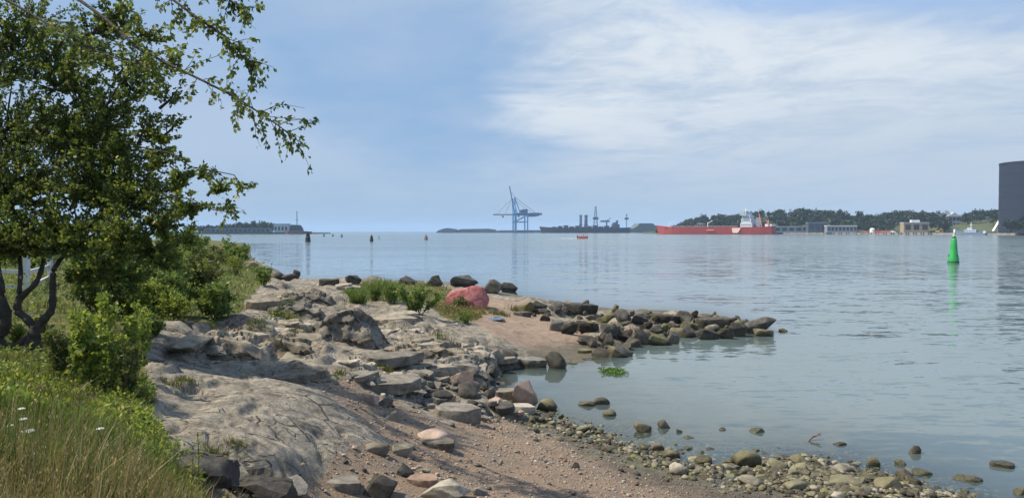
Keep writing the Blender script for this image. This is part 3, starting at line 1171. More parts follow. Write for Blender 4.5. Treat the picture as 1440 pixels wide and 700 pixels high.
def hull(name, L, W, Hh, mat_, parent, sheer=1.0, z0=-2.0, flare=.2):
    """a ship's hull, bow at -x"""
    n = 14
    V, q = [], []
    for i in range(n):
        s = i / (n - 1)
        x = -L / 2 + s * L
        b = W / 2 * min(1, math.sin(min(s / .22, 1) * math.pi / 2) ** .8) * (1 if s < .9 else 1 - (s - .9) * 2.0)
        b = max(b, .15)
        top = Hh + sheer * max(0, 1 - s / .14) + .3 * sheer * max(0, (s - .88) / .12)
        sl = -L * .025 * max(0, 1 - s / .12)
        V += [(x + sl, -b, top), (x - sl * .2, -b * (1 - flare), z0), (x - sl * .2, b * (1 - flare), z0), (x + sl, b, top)]
    for i in range(n - 1):
        for k in range(4):
            k2 = (k + 1) % 4
            q.append((i * 4 + k, i * 4 + k2, (i + 1) * 4 + k2, (i + 1) * 4 + k))
    q += [(0, 3, 2, 1), ((n - 1) * 4, (n - 1) * 4 + 1, (n - 1) * 4 + 2, (n - 1) * 4 + 3)]
    m = MB()
    m.add(V, q)
    return m.build(name, mat_, parent)


# red tanker
A, B = at(926, 1150), at(1088, 1045)
L = (B - A).length
sh = empty('red_tanker', ((A.x + B.x) / 2, (A.y + B.y) / 2, 0), math.atan2(B.y - A.y, B.x - A.x))
tag(sh, 'long red tanker with white superstructure moored at the far quay', 'ship')
M_hullred = mat('tanker_red', (.36, .045, .035), .5, .1, .05)
hull('hull', L, 26, 10.2, M_hullred, sh, 3.5)
MB().box(-L * .44, L * .49, -11.8, 11.8, -2.2, .45).build('boot_topping', mat('boot_topping', (.05, .02, .02), .7), sh)
xs = L * .25
dk = MB()
dk.box(-L * .42, L * .22, -10, 10, 10.2, 10.6)
dk.build('deck', mat('deck_red', (.30, .07, .05), .7), sh)
sp = MB()
sp.box(xs, xs + 17, -11, 11, 10.3, 16).box(xs + 1, xs + 15, -10, 10, 16.002, 22).box(xs + 2, xs + 13, -9, 9, 22.002, 27).box(xs, xs + 9, -13, 13, 27.002, 30.5)
sp.build('superstructure', mat('ship_white', (.52, .58, .62), .5, .08, .3), sh)
for z, x0, x1, y in ((12.6, xs + .8, xs + 16, -11.05), (18.4, xs + 1.5, xs + 14, -10.05), (23.8, xs + 2.5, xs + 12, -9.05), (28.2, xs + .4, xs + 8.6, -13.05)):
    k = int((x1 - x0) / 2.2)
    for i in range(k):
        x = x0 + (i + .5) * (x1 - x0) / k
        MB().box(x - .7, x + .7, y - .02, y + .3, z, z + 1.3).build('window', M_glass, sh)
MB().prism([(xs + 19, 10.3), (xs + 26, 10.3), (xs + 25, 24), (xs + 20, 24)], -4, 4).build('funnel', M_grey, sh)
mm = MB()
mm.bar((xs + 4, 0, 30), (xs + 4, 0, 38), .8).bar((xs + 1.5, 0, 35), (xs + 6.5, 0, 35), .5)
mm.build('radar_mast', M_white, sh)
for q_ in (-.40, -.05):
    MB().bar((L * q_, 0, 10.4), (L * q_, 0, 17), 1.0).bar((L * q_, 0, 16), (L * q_ + 8, -2, 20), .6).build('deck_crane', M_white, sh)
pp = MB()
for k in range(5):
    pp.tube([(-L * .38, -4 + 2 * k, 11.6), (L * .2, -4 + 2 * k, 11.6)], .35, 6)
for k in range(9):
    x = -L * .36 + k * L * .066
    pp.box(x - .4, x + .4, -7, 7, 10.5, 12.4)
pp.build('deck_piping', mat('deck_pipe', (.30, .27, .25), .6), sh)
for k in range(3):
    MB().bar((-L * .12 + k * 3.5, -9, 10.4), (-L * .11 + k * 3.5, -9, 17.5 - k), .6).bar((-L * .12 + k * 3.5 - 1.5, -9, 16), (-L * .12 + k * 3.5 + 5, -9, 15), .5).build('manifold_frame', M_grey, sh)
MB().prism([(L * .19, 3.0), (L * .20, 2.0), (L * .235, 2.0), (L * .26, 9.0), (L * .185, 9.0)], -13.16, -12.7).build('hull_emblem', mat('hull_pale', (.75, .55, .45), .6), sh)
MB().box(-L * .03, L * .035, -13.12, -12.8, 5.4, 7.0).build('hull_band', mat('hull_band', (.58, .22, .20), .6), sh)
for x in (xs + 30, xs + 39):
    MB().bar((x, -9, 10.3), (x - 4 if x < xs + 35 else x, -9, 29 if x < xs + 35 else 21), 1.0).bar((x, -9, 14), (x - 3, -9, 20), .7).build('stern_davit', mat('orange_paint', (.62, .24, .14), .6), sh)
MB().box(xs + 34, xs + 43, -8, 8, 10.3, 14.5).build('stern_house', M_white, sh)

# things on the quay
def qbox(px, dD=3, z=2.5):
    return at(px, quay_D(px) + dD, z)


c = qbox(1226.5)
r = empty('water_tank', c)
tag(r, 'small white round tank on the far quay', 'tank')
MB().lathe([(3.2, 0), (3.2, 4.6), (2.2, 5.8), (.2, 6.2)], 20).build('shell', M_white, r)
MB().bar((3.4, 0, 0), (3.4, 0, 6), .3).build('ladder', M_grey, r)


def container(px, label, m, L=12, dD=2, z=2.5):
    c = qbox(px, dD, z)
    r = empty('shipping_container', c, -.5)
    tag(r, label, 'container', 'containers on the far quay')
    MB().box(-L / 2, L / 2, -1.3, 1.3, 0, 2.7).build('body', m, r)
    for q in (-1, 1):
        MB().box(min(q * (L / 2 - .1), q * (L / 2 + .05)), max(q * (L / 2 - .1), q * (L / 2 + .05)), -1.32, 1.32, -.02, 2.74).build('end_frame', m, r)


container(1237, 'red container right of the small white tank on the far quay', M_red)
container(1245, 'orange brown container at the right of the red one', mat('rust_paint', (.40, .14, .08), .6))


def van(px, label, m):
    c = qbox(px, 1.5)
    r = empty('parked_van', c, -.5)
    tag(r, label, 'van', 'vans parked on the far quay')
    MB().prism([(-3, .45), (3, .45), (3, 1.4), (2.2, 1.5), (1.5, 2.5), (-3, 2.5)], -1, 1).build('body', m, r)
    MB().prism([(2.1, 1.55), (1.5, 2.35), (.6, 2.35), (.6, 1.55)], -1.03, 1.03).build('window', M_glass, r)
    for x in (-1.9, 1.9):
        MB().tube([(x, -1.06, .42), (x, 1.06, .42)], .42, 12).build('wheel', M_dark, r)


van(1256, 'white van parked left of the tan building on the far quay', M_white)
van(1217, 'orange red van parked left of the small white tank', mat('orange_red', (.55, .12, .05), .5))

# yellow digger at the quay edge
c = qbox(1319, 1)
r = empty('digger', c, -.4)
tag(r, 'yellow digger standing at the edge of the far quay', 'digger')
M_yel = mat('digger_yellow', (.66, .50, .14), .5)
MB().box(-2.4, 1.4, -1.3, 1.3, 1.1, 2.6).build('body', M_yel, r)
MB().box(-.4, 1.3, -1.2, 0, 2.602, 4.3).build('cab', M_glass, r)
MB().bar((1.2, .4, 2.2), (3.4, .4, 5.4), .7).bar((3.4, .4, 5.4), (5.2, .4, 2.4), .6).build('arm', M_yel, r)
MB().prism([(4.6, 1.2), (5.8, 1.2), (5.7, 2.5), (5.0, 2.6)], -.2, 1.0).build('bucket', M_dark, r)
for y in (-1.25, 1.25):
    MB().prism([(-2.3, .0), (2.0, 0), (2.6, .5), (2.0, 1.0), (-2.3, 1.0), (-2.8, .5)], y - .35, y + .35).build('track', M_dark, r)
c = qbox(1327, 2)
r = empty('dark_crate', c, .3)
tag(r, 'dark brown crate on the quay right of the yellow digger', 'crate')
MB().box(-2.2, 2.2, -1.5, 1.5, 0, 3.6).build('body', mat('brown_crate', (.10, .05, .04), .8), r)
MB().box(-2.35, 2.35, -1.65, 1.65, 3.602, 3.9).build('lid', mat('brown_lid', (.13, .07, .05), .8), r)

# blue grey harbour boat
A, B = at(1346, quay_D(1346) - 9), at(1387, quay_D(1387) - 9)
L = (B - A).length * .98
r = empty('harbour_boat', ((A.x + B.x) / 2, (A.y + B.y) / 2, 0), math.atan2(B.y - A.y, B.x - A.x))
tag(r, 'blue grey harbour boat with a short mast moored at the far quay', 'boat')
M_bg = mat('boat_blue', (.13, .19, .30), .5)
hull('hull', L, 7.5, 3.4, M_bg, r, 1.2)
MB().box(-L * .22, L * .2, -2.8, 2.8, 3.4, 6.2).box(-L * .12, L * .06, -2.4, 2.4, 6.202, 8.6).build('wheelhouse', mat('boat_pale', (.40, .47, .56), .5), r)
for k in range(5):
    x = -L * .18 + k * L * .08
    MB().box(x - .7, x + .7, -2.86, -2.7, 4.3, 5.5).build('window', M_glass, r)
MB().bar((-L * .02, 0, 8.6), (-L * .02, 0, 15), .5).bar((-L * .02 - 1.5, 0, 12), (-L * .02 + 1.5, 0, 12), .3).build('mast', M_white, r)
c = at(1343.5, quay_D(1343) - 2, 2.5)
r = empty('quay_hut', c)
tag(r, 'narrow white hut at the bow of the blue harbour boat', 'hut')
MB().box(-1.6, 1.6, -1.5, 1.5, 0, 4.2).build('wall', M_white, r)
MB().prism([(-2, 4.202), (2, 4.202), (0, 5.2)], -1.9, 1.9).build('roof', M_grey, r)

# ------------------------------------------------------------------ container port, two kilometres out
PD = 2050
k_ = PD / F
low = MB()
for (x0, x1, y0, dd) in ((612, 642, 320.5, 0), (636, 700, 321.5, 20), (690, 770, 323.5, -10)):
    a, b = at(x0, PD + dd), at(x1, PD + dd)
    low.prism([(a.x, -2), (b.x, -2), (b.x - 8, zat(y0, PD) * .8), (b.x - 25, zat(y0, PD)), (a.x + 25, zat(y0, PD) * .9), (a.x + 8, zat(y0, PD) * .5)], PD + dd, PD + dd + 120)
tag(low.build('port_quay', mat('port_ground', (.16, .18, .20), .9, .3, .02)), 'low flat port quay on the horizon', kind='structure')
M_crane = mat('crane_blue', (.06, .26, .50), .5, .15, .05)
M_crane2 = mat('crane_dark', (.08, .13, .24), .6, .15, .05)
M_cred = mat('crane_red', (.32, .07, .07), .6)


def X(px):
    return (px - 720) * k_


def Z(py):
    return zat(py, PD)


def port_crane(px, raised, label, D):
    r = empty('port_crane', at(px, D, 0))
    tag(r, label, 'crane', 'container cranes at the port')
    g = 24 * k_ * .5
    zt = Z(301)
    for x in (0, 17 * k_):
        for y in (-11, 11):
            MB().bar((x, y, 2), (x, y, zt), (6.0 if raised else 3.6) if x == 0 else 3.0).build('leg', M_crane, r)
    for y in (-11, 11):
        MB().bar((-.5, y, Z(312)), (17 * k_, y, Z(312)), 2.2).bar((0, y, Z(312)), (17 * k_, y, Z(303)), 1.6).build('portal_beam', M_crane, r)
    MB().bar((0, -5, zt), (37 * k_, -5, zt), 4.2, 5.5).bar((0, 5, zt), (37 * k_, 5, zt), 4.2, 5.5).build('girder', M_crane2, r)
    MB().box(9 * k_, 17 * k_, -7, 7, zt + 2.8, zt + 13).build('machinery_house', M_crane2, r)
    MB().box(22 * k_, 33 * k_, -6.2, 6.2, zt - 6, zt + 3.5).build('counterweight', M_crane2, r)
    ap = (-1.2 * k_, 0, Z(277))
    MB().bar((0, -9, zt), ap, 3.0).bar((0, 9, zt), ap, 3.0).bar((7 * k_, -7, zt), ap, 1.8).bar((7 * k_, 7, zt), ap, 1.8).build('apex_frame', M_crane, r)
    if raised:
        tip = (-8.5 * k_, 0, Z(262))
        MB().bar((-1 * k_, -4, zt), (tip[0], -4, tip[2]), 2.6, 3.0).bar((-1 * k_, 4, zt), (tip[0], 4, tip[2]), 2.6, 3.0).build('boom', M_crane2, r)
        MB().bar(ap, (-6 * k_, 0, Z(270)), .8).bar(ap, (30 * k_, 0, zt), 1.0).build('stay', M_crane2, r)
    else:
        MB().bar((0, -4, zt), (-29 * k_, -4, zt), 2.4, 3.0).bar((0, 4, zt), (-29 * k_, 4, zt), 2.4, 3.0).build('boom', M_cred, r)
        MB().bar(ap, (-24 * k_, 0, zt), .7).bar(ap, (-12 * k_, 0, zt), .7).bar(ap, (30 * k_, 0, zt), .9).build('stay', M_crane2, r)
    MB().box(-16 * k_ if not raised else 3 * k_, (-13.5 if not raised else 5.5) * k_, -4, 4, zt - 8, zt - 3).build('trolley', M_crane2, r)


port_crane(725, True, 'blue container crane with its boom raised to the sky', PD)
port_crane(721.5, False, 'blue container crane with its boom lowered over the water', PD + 70)

# dark cargo ship and yard to the right of the cranes
D = 1900
kk = D / F
A, B = at(762, D), at(886, D - 40)
L = (B - A).length
r = empty('cargo_ship', ((A.x + B.x) / 2, (A.y + B.y) / 2, 0))
tag(r, 'long dark cargo ship lying at the port right of the cranes', 'ship')
M_ship = mat('cargo_hull', (.02, .022, .035), .6, .2, .03)
hull('hull', L, 30, 13, M_ship, r, 3, flare=.1)
MB().box(-L * .49, -L * .42, -15.3, -14, -1, 1.6).build('red_waterline', M_cred, r)
dd = MB()
for i in range(11):
    x = -L * .38 + i * L * .066
    dd.box(x, x + L * .05, -11, 11, 13, 15.5 + (i * 7 % 5) * .9)
dd.build('deck_cargo', mat('deck_cargo', (.08, .07, .085), .8, .3, .05), r)
MB().box(L * .3, L * .38, -12, 12, 13.002, 22).box(L * .31, L * .36, -11, 11, 22.002, 26).build('deckhouse', M_dgrey, r)
M_mast = mat('mast_steel', (.09, .13, .19), .6)


def yard_tower(px0, px1, py, label, D=1960, name='silo_tower', cat='tower', head=True):
    w = (px1 - px0) / F * D
    r = empty(name, at((px0 + px1) / 2, D, 0))
    tag(r, label, cat)
    h = zat(py, D)
    MB().lathe([(w * .5, 0), (w * .42, h * .9), (w * .42, h)], 16).build('shaft', M_mast, r)
    MB().lathe([(w * .55, h), (w * .55, h + 2.5), (w * .2, h + 4)], 16).build('cap', M_crane2, r)
    MB().box(-w * .6, w * .6, -w * .6, w * .6, h * .45, h * .45 + 2).build('platform', M_crane2, r)


yard_tower(814.5, 818.5, 304, 'left one of two slim grey towers behind the dark cargo ship')
yard_tower(821.5, 826.5, 304, 'right and wider one of two grey towers behind the dark cargo ship')
r = empty('lattice_mast', at(837.5, D + 60, 0))
tag(r, 'tall lattice mast rising behind the dark cargo ship', 'mast')
h = zat(290, D + 60)
q = MB()
for sx, sy in ((-1, -1), (1, -1), (1, 1), (-1, 1)):
    q.bar((sx * 6, sy * 6, 0), (sx * 1.2, sy * 1.2, h), 1.1)
q.build('corner_post', M_mast, r)
q = MB()
for i in range(9):
    z0, z1 = h * i / 9, h * (i + 1) / 9
    f0, f1 = 6 - 4.8 * i / 9, 6 - 4.8 * (i + 1) / 9
    q.bar((-f0, -f0, z0), (f1, -f1, z1), .6).bar((f0, -f0, z0), (-f1, -f1, z1), .6)
q.build('bracing', M_mast, r)
MB().box(-7, 7, -6, 6, zat(308, D), zat(305, D)).build('platform', M_crane2, r)
r = empty('ship_loader', at(851, D + 40, 0))
tag(r, 'dark T shaped ship loader behind the dark cargo ship', 'ship loader')
MB().bar((4, 0, 0), (4, 0, zat(311, D)), 3).build('column', M_crane2, r)
MB().box(-12, 11, -4, 4, zat(312, D), zat(309.6, D)).build('arm', M_crane2, r)
MB().bar((4, 0, zat(310, D)), (14, 0, zat(306, D)), 1.5).build('jib', M_crane2, r)
r = empty('ball_tank', at(867.5, D + 40, 0))
tag(r, 'small dark round tank on a post beyond the cargo ship', 'tank')
MB().bar((0, 0, 0), (0, 0, zat(313, D)), 2.2).build('column', M_crane2, r)
zc_ = zat(311, D)
MB().lathe([(3.9 * math.sin(t * math.pi / 8) + .01, zc_ - 3.9 * math.cos(t * math.pi / 8)) for t in range(9)], 14).build('ball', M_crane2, r, True)
r = empty('signal_mast', at(881, D + 50, 0))
tag(r, 'slim mast with a wide lower platform right of the round tank', 'mast')
MB().bar((0, 0, 0), (0, 0, zat(300, D)), 1.6).build('pole', M_mast, r)
MB().box(-5, 5, -3, 3, zat(308.5, D), zat(305.5, D)).build('platform', M_mast, r)
MB().bar((-3.5, 0, zat(302, D)), (3.5, 0, zat(302, D)), 1.0).build('crossarm', M_mast, r)
c = at(858, D + 150)
m = MB()
for x0, x1, y0 in ((888, 940, 318), (893, 925, 313), (862, 900, 321)):
    a, b = at(x0, D + 160), at(x1, D + 160)
    m.prism([(a.x, -2), (b.x, -2), (b.x, zat(y0, D) * .6), (b.x - 14, zat(y0, D)), (a.x + 14, zat(y0, D)), (a.x, zat(y0, D) * .4)], D + 160 + x0 % 7, D + 260)
tag(m.build('far_headland', mat('far_ground', (.10, .12, .12), .95, .3, .02)), 'low bluish headland beyond the port', kind='structure')
# islet off the tanker's bow
V = []
isl = MB()
n, k = 12, 6
vs, fs = [], []
for j in range(k):
    for i in range(n):
        a = 2 * math.pi * i / n
        s = 1 - j / (k - 1)
        vs.append((s * 16 * math.cos(a) * random.uniform(.8, 1.2), s * 11 * math.sin(a), -1 + 6.0 * (1 - s) ** .7 * random.uniform(.8, 1.2)))
for j in range(k - 1):
    for i in range(n):
        fs.append((j * n + i, j * n + (i + 1) % n, (j + 1) * n + (i + 1) % n, (j + 1) * n + i))
isl.add(vs, fs)
o = isl.build('rock_islet', mat('islet_rock', (.05, .06, .045), .9, .4, .2), smooth=True)
o.location = at(917, 1310)
tag(o, 'dark rocky islet at the bow of the red tanker', kind='structure')

# ------------------------------------------------------------------ headland on the left
HD = 1180
LP = [(240, 318), (300, 317), (330, 312), (345, 309), (365, 310), (378, 311), (386, 318), (430, 326)]
m = MB()
a, b = at(180, HD), at(432, HD)
m.prism([(a.x, -2), (b.x, -2), (b.x - 2, 1.6), (b.x - 45, 2.6), (a.x, 3)], HD, HD + 160)
tag(m.build('headland', M_hill), 'low headland on the horizon at the left', kind='structure')
spots = []
for i in range(60):
    px = random.uniform(250, 384)
    D = HD + random.uniform(30, 90)
    h = zat(float(np.interp(px, [p[0] for p in LP], [p[1] for p in LP])), D) - 1
    h *= random.uniform(.75, 1.08)
    p = at(px, D, 1.5)
    spots.append((p.x, p.y, 1.5, h, random.uniform(11, 16)))
o = wood('headland_wood', 'distant wood on the headland at the left', spots, 2.4)


def hb(name, label, px0, px1, py, m, rm, dD=6, n=6, cat='building'):
    w = (px1 - px0) / F * HD
    h = zat(py, HD)
    r = empty(name, at((px0 + px1) / 2, HD + dD, 1.8))
    tag(r, label, cat)
    MB().box(-w / 2, w / 2, 0, 14, 0, h - 3).build('wall', m, r)
    MB().box(-w / 2 - .6, w / 2 + .6, -.6, 14.6, h - 2.998, h - 1.8).build('roof', rm, r)
    for i in range(n):
        x = -w / 2 + (i + .5) * w / n
        MB().box(x - w / n * .3, x + w / n * .3, -.15, .1, (h - 3) * .3, (h - 3) * .75).build('window', M_glass, r)


hb('harbour_shed', 'long blue grey shed below the wood on the left headland', 290, 380, 320, mat('blue_shed', (.10, .13, .20), .7), M_dgrey, 8, 14)
hb('pale_hall', 'pale grey hall right of the wood on the left headland', 385, 405, 314.5, mat('pale_wall', (.36, .44, .50), .7), M_grey, 5, 4)
r = empty('moored_vessel', at(416, HD - 14, 0))
tag(r, 'dark work vessel with a tall mast at the tip of the left headland', 'ship')
hull('hull', 32, 9, 4.2, mat('vessel_hull', (.14, .07, .07), .7), r, 1.4)
MB().prism([(-9, 4.3), (12, 4.3), (10, 10), (7, 14), (-6, 14.5), (-9, 11)], -3.5, 3.5).build('deckhouse', mat('vessel_green', (.04, .06, .055), .7), r)
MB().bar((2, 0, 14), (2, 0, zat(297, HD)), .9).bar((-.5, 0, 22), (4.5, 0, 22), .5).build('mast', M_dgrey, r)
for k in range(3):
    MB().box(-6 + k * 5, -3 + k * 5, -3.56, -3.4, 6.5, 9).build('window', M_glass, r)
r = empty('low_jetty', at(430, HD - 8, 0))
tag(r, 'low dark jetty at the tip of the left headland', 'jetty')
MB().box(-7, 9, -3, 3, 1.6, 4.0).build('deck', M_dark, r)
for k in range(4):
    MB().box(-6 + k * 4.4, -5 + k * 4.4, -3.1, -2.3, -2, 1.6).build('pile', M_dark, r)

# ------------------------------------------------------------------ sea marks
M_black = mat('mark_black', (.012, .013, .016), .6)


def sea_mark(px, py, h, w, label, m, m2=None):
    D = EYE * F / (py - 325.0)
    r = empty('sea_mark', at(px, D, 0))
    tag(r, label, 'buoy', 'sea marks in the fairway')
    MB().lathe([(w * .5, -.6), (w * .5, h * .42), (w * .40, h * .5), (w * .36, h * .78), (w * .3, h * .8)], 20).build('body', m, r, False)
    MB().lathe([(w * .14, h * .8), (w * .14, h * .9), (w * .2, h * .91), (w * .16, h)], 12).build('lantern', m2 or m, r)
    MB().lathe([(w * .56, -.1), (w * .56, h * .1), (w * .5, h * .12)], 20).build('fender_ring', m, r)


sea_mark(433, 340, 4.3, 2.1, 'black sea mark in front of the left headland', M_black)
sea_mark(522.5, 339.3, 2.9, 1.5, 'smaller black sea mark in open water', M_black)
sea_mark(599, 337, 2.6, 2.0, 'faded brown sea mark in open water', mat('mark_brown', (.22, .15, .14), .7))
for px, py, lab in ((455.5, 332.3, 'tiny green grey buoy nearest to the left headland'), (468, 332.3, 'middle one of three tiny buoys off the left headland'),
                    (480.5, 333.3, 'outermost of three tiny buoys off the left headland'), (533, 336, 'thin pale stake beside the smaller black sea mark')):
    sea_mark(px, py, 2.4 if px < 500 else 2.0, 1.6 if px < 500 else .5, lab, mat('mark_green', (.10, .17, .15), .7))
sea_mark(678, 326.9, 6.5, 5, 'dark barrel shaped mark at the foot of the port quay', M_black)

# green lateral buoy
D = EYE * F / 45.0
r = empty('green_buoy', at(1341, D, 0))
tag(r, 'bright green conical buoy standing in the fairway', 'buoy')
r.rotation_euler = (0, R(1.2), .3)
M_green = mat('buoy_green', (.025, .33, .075), .45, .14, 1.2)
k = D / F
MB().lathe([(6.6 * k, -.5), (7.3 * k, -.05), (7.3 * k, .3), (6.7 * k, .8), (5.4 * k, 13 * k), (4.3 * k, 25 * k), (3.5 * k, 33.5 * k), (3.0 * k, 35 * k)], 40).build('body', M_green, r, True)
MB().lathe([(3.0 * k, 34.5 * k), (2.6 * k, 36 * k), (2.3 * k, 37 * k)], 20).build('collar', mat('buoy_dark', (.015, .03, .02), .5), r)
MB().lathe([(1.8 * k, 37 * k), (2.0 * k, 38 * k), (1.7 * k, 40.5 * k), (.6 * k, 41.4 * k)], 16).build('lantern', mat('buoy_lamp', (.35, .55, .40), .25), r)
MB().lathe([(7.35 * k, .05), (7.5 * k, .16), (7.35 * k, .3)], 40).build('waterline_band', mat('buoy_algae', (.02, .10, .035), .7), r)
for a in (0.6, 2.7, 4.8):
    MB().bar((6.5 * k * math.cos(a), 6.5 * k * math.sin(a), .9), (6.2 * k * math.cos(a), 6.2 * k * math.sin(a), 1.2), .07).build('lifting_eye', M_dark, r)

# orange speedboat and its wake
D = EYE * F / 10.4
r = empty('speedboat', at(819.5, D, 0), math.pi)
tag(r, 'small orange speedboat trailing a white wake', 'boat')
M_or = mat('speedboat_orange', (.72, .22, .13), .4)
hull('hull', 6.2, 2.2, 1.5, M_or, r, .5, -.4)
MB().box(-.6, 1.4, -.8, .8, 1.5, 2.1).build('console', M_white, r)
MB().prism([(-.9, 1.9), (-.5, 1.9), (-.1, 2.7), (-.3, 2.7)], -.8, .8).build('windscreen', M_glass, r)
MB().box(2.9, 3.5, -.35, .35, .2, 1.9).build('outboard_motor', M_black, r)
wk = bpy.data.meshes.new('wake')
bm = bmesh.new()
rows = []
for i in range(30):
    s = i / 29
    x = -3.2 - s * 15
    hw = .5 + s * 2.2
    rows.append([bm.verts.new((x, hw * t + .3 * random.uniform(-1, 1), .03 + .28 * (1 - s) * random.random() * (1 - abs(t)))) for t in (-1, -.6, -.2, .2, .6, 1)])
for a_, b_ in zip(rows[:-1], rows[1:]):
    for i in range(5):
        if random.random() < .8:
            bm.faces.new((a_[i], b_[i], b_[i + 1], a_[i + 1]))
bm.to_mesh(wk)
bm.free()
o = link('wake_foam', wk, mat('foam', (.75, .78, .80), .8))
o.location = r.location
tag(o, 'white foam wake behind the orange speedboat', 'foam', kind='stuff')

# ------------------------------------------------------------------ loose stones
def stone_mat(name, lo, mid_, hi, lich=.5, tide=True, moss=0.0, sc=1.0):
    m = bpy.data.materials.new(name)
    m.use_nodes = True
    T = NT(m.node_tree)
    out = T.n('ShaderNodeOutputMaterial')
    b = T.n('ShaderNodeBsdfPrincipled')
    T.t.links.new(b.outputs[0], out.inputs[0])
    geo = T.n('ShaderNodeNewGeometry')
    pos = geo.outputs['Position']
    rnd = T.n('ShaderNodeObjectInfo').outputs['Random']
    z = T.n('ShaderNodeSeparateXYZ', ins={0: pos}).outputs[2]
    n1 = T.noise(pos, 4.5 * sc, 5, .65, .3)
    n2 = T.noise(pos, 21 * sc, 6, .7)
    n3 = T.noise(pos, 70 * sc, 3, .7)
    c = T.ramp(n1, [(.3, lo), (.5, mid_), (.72, hi)])
    c = T.mix(T.math('MULTIPLY', T.ss(n2, .55, .7), lich), c, (.045, .042, .038))
    c = T.mix(T.math('MULTIPLY', T.ss(n3, .5, .72), .35), c, hi)
    hue = T.n('ShaderNodeHueSaturation', ins={'Color': c, 'Value': T.math('MULTIPLY_ADD', rnd, .7, .62), 'Saturation': T.math('MULTIPLY_ADD', rnd, -.4, 1.2)})
    c = hue.outputs[0]
    if moss:
        c = T.mix(T.math('MULTIPLY', T.ss(T.math('ADD', n1, T.math('MULTIPLY', n2, .35)), .55, .75), moss), c, (.13, .135, .035))
    if tide:
        zz = T.math('ADD', z, T.math('MULTIPLY', T.math('SUBTRACT', n1, .5), .4))
        wet = T.ss(zz, .02, .30, 1, 0)
        weed = T.mix(T.ss(n2, .38, .62), (.022, .02, .014), (.085, .078, .035))
        c = T.mix(T.math('MULTIPLY', wet, .85), c, weed)
        T.set(b.inputs['Roughness'], T.math('MULTIPLY_ADD', wet, -.4, .88))
    else:
        b.inputs['Roughness'].default_value = .88
    T.set(b.inputs['Base Color'], c)
    b.inputs['Specular IOR Level'].default_value = .3
    h = T.math('ADD', T.math('MULTIPLY', n1, 1.0), T.math('ADD', T.math('MULTIPLY', n2, .5), T.math('MULTIPLY', n3, .15)))
    bp = T.n('ShaderNodeBump', ins={'Height': h, 'Strength': .8, 'Distance': .035})
    T.set(b.inputs['Normal'], bp.outputs[0])
    return m


S_GREY = stone_mat('grey_stone', (.085, .08, .07), (.17, .155, .13), (.26, .24, .20))
S_PALE = stone_mat('pale_stone', (.18, .165, .13), (.31, .28, .225), (.41, .375, .305), .25)
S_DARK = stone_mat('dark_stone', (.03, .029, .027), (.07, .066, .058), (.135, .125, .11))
S_PINK = stone_mat('pink_stone', (.20, .135, .10), (.32, .23, .175), (.40, .30, .24), .35)
S_MOSS = stone_mat('mossy_stone', (.075, .07, .045), (.16, .145, .095), (.26, .235, .16), .4, True, .4)
S_JET = stone_mat('jetty_stone', (.020, .0185, .016), (.06, .054, .044), (.13, .116, .095), .6)
S_BED = stone_mat('bedrock_stone', (.10, .088, .068), (.26, .228, .178), (.38, .34, .27), .75, False)
S_OLIVE = stone_mat('olive_stone', (.085, .08, .05), (.175, .16, .105), (.27, .245, .17), .5, False, .25)
S_RED = stone_mat('red_painted_rock', (.23, .042, .042), (.32, .078, .076), (.45, .17, .155), .15, False)


def noise3(v, f, s):
    return float(perlin(np.array(v.x * f + v.z * 1.7 * f), np.array(v.y * f - v.z * 1.3 * f), s))


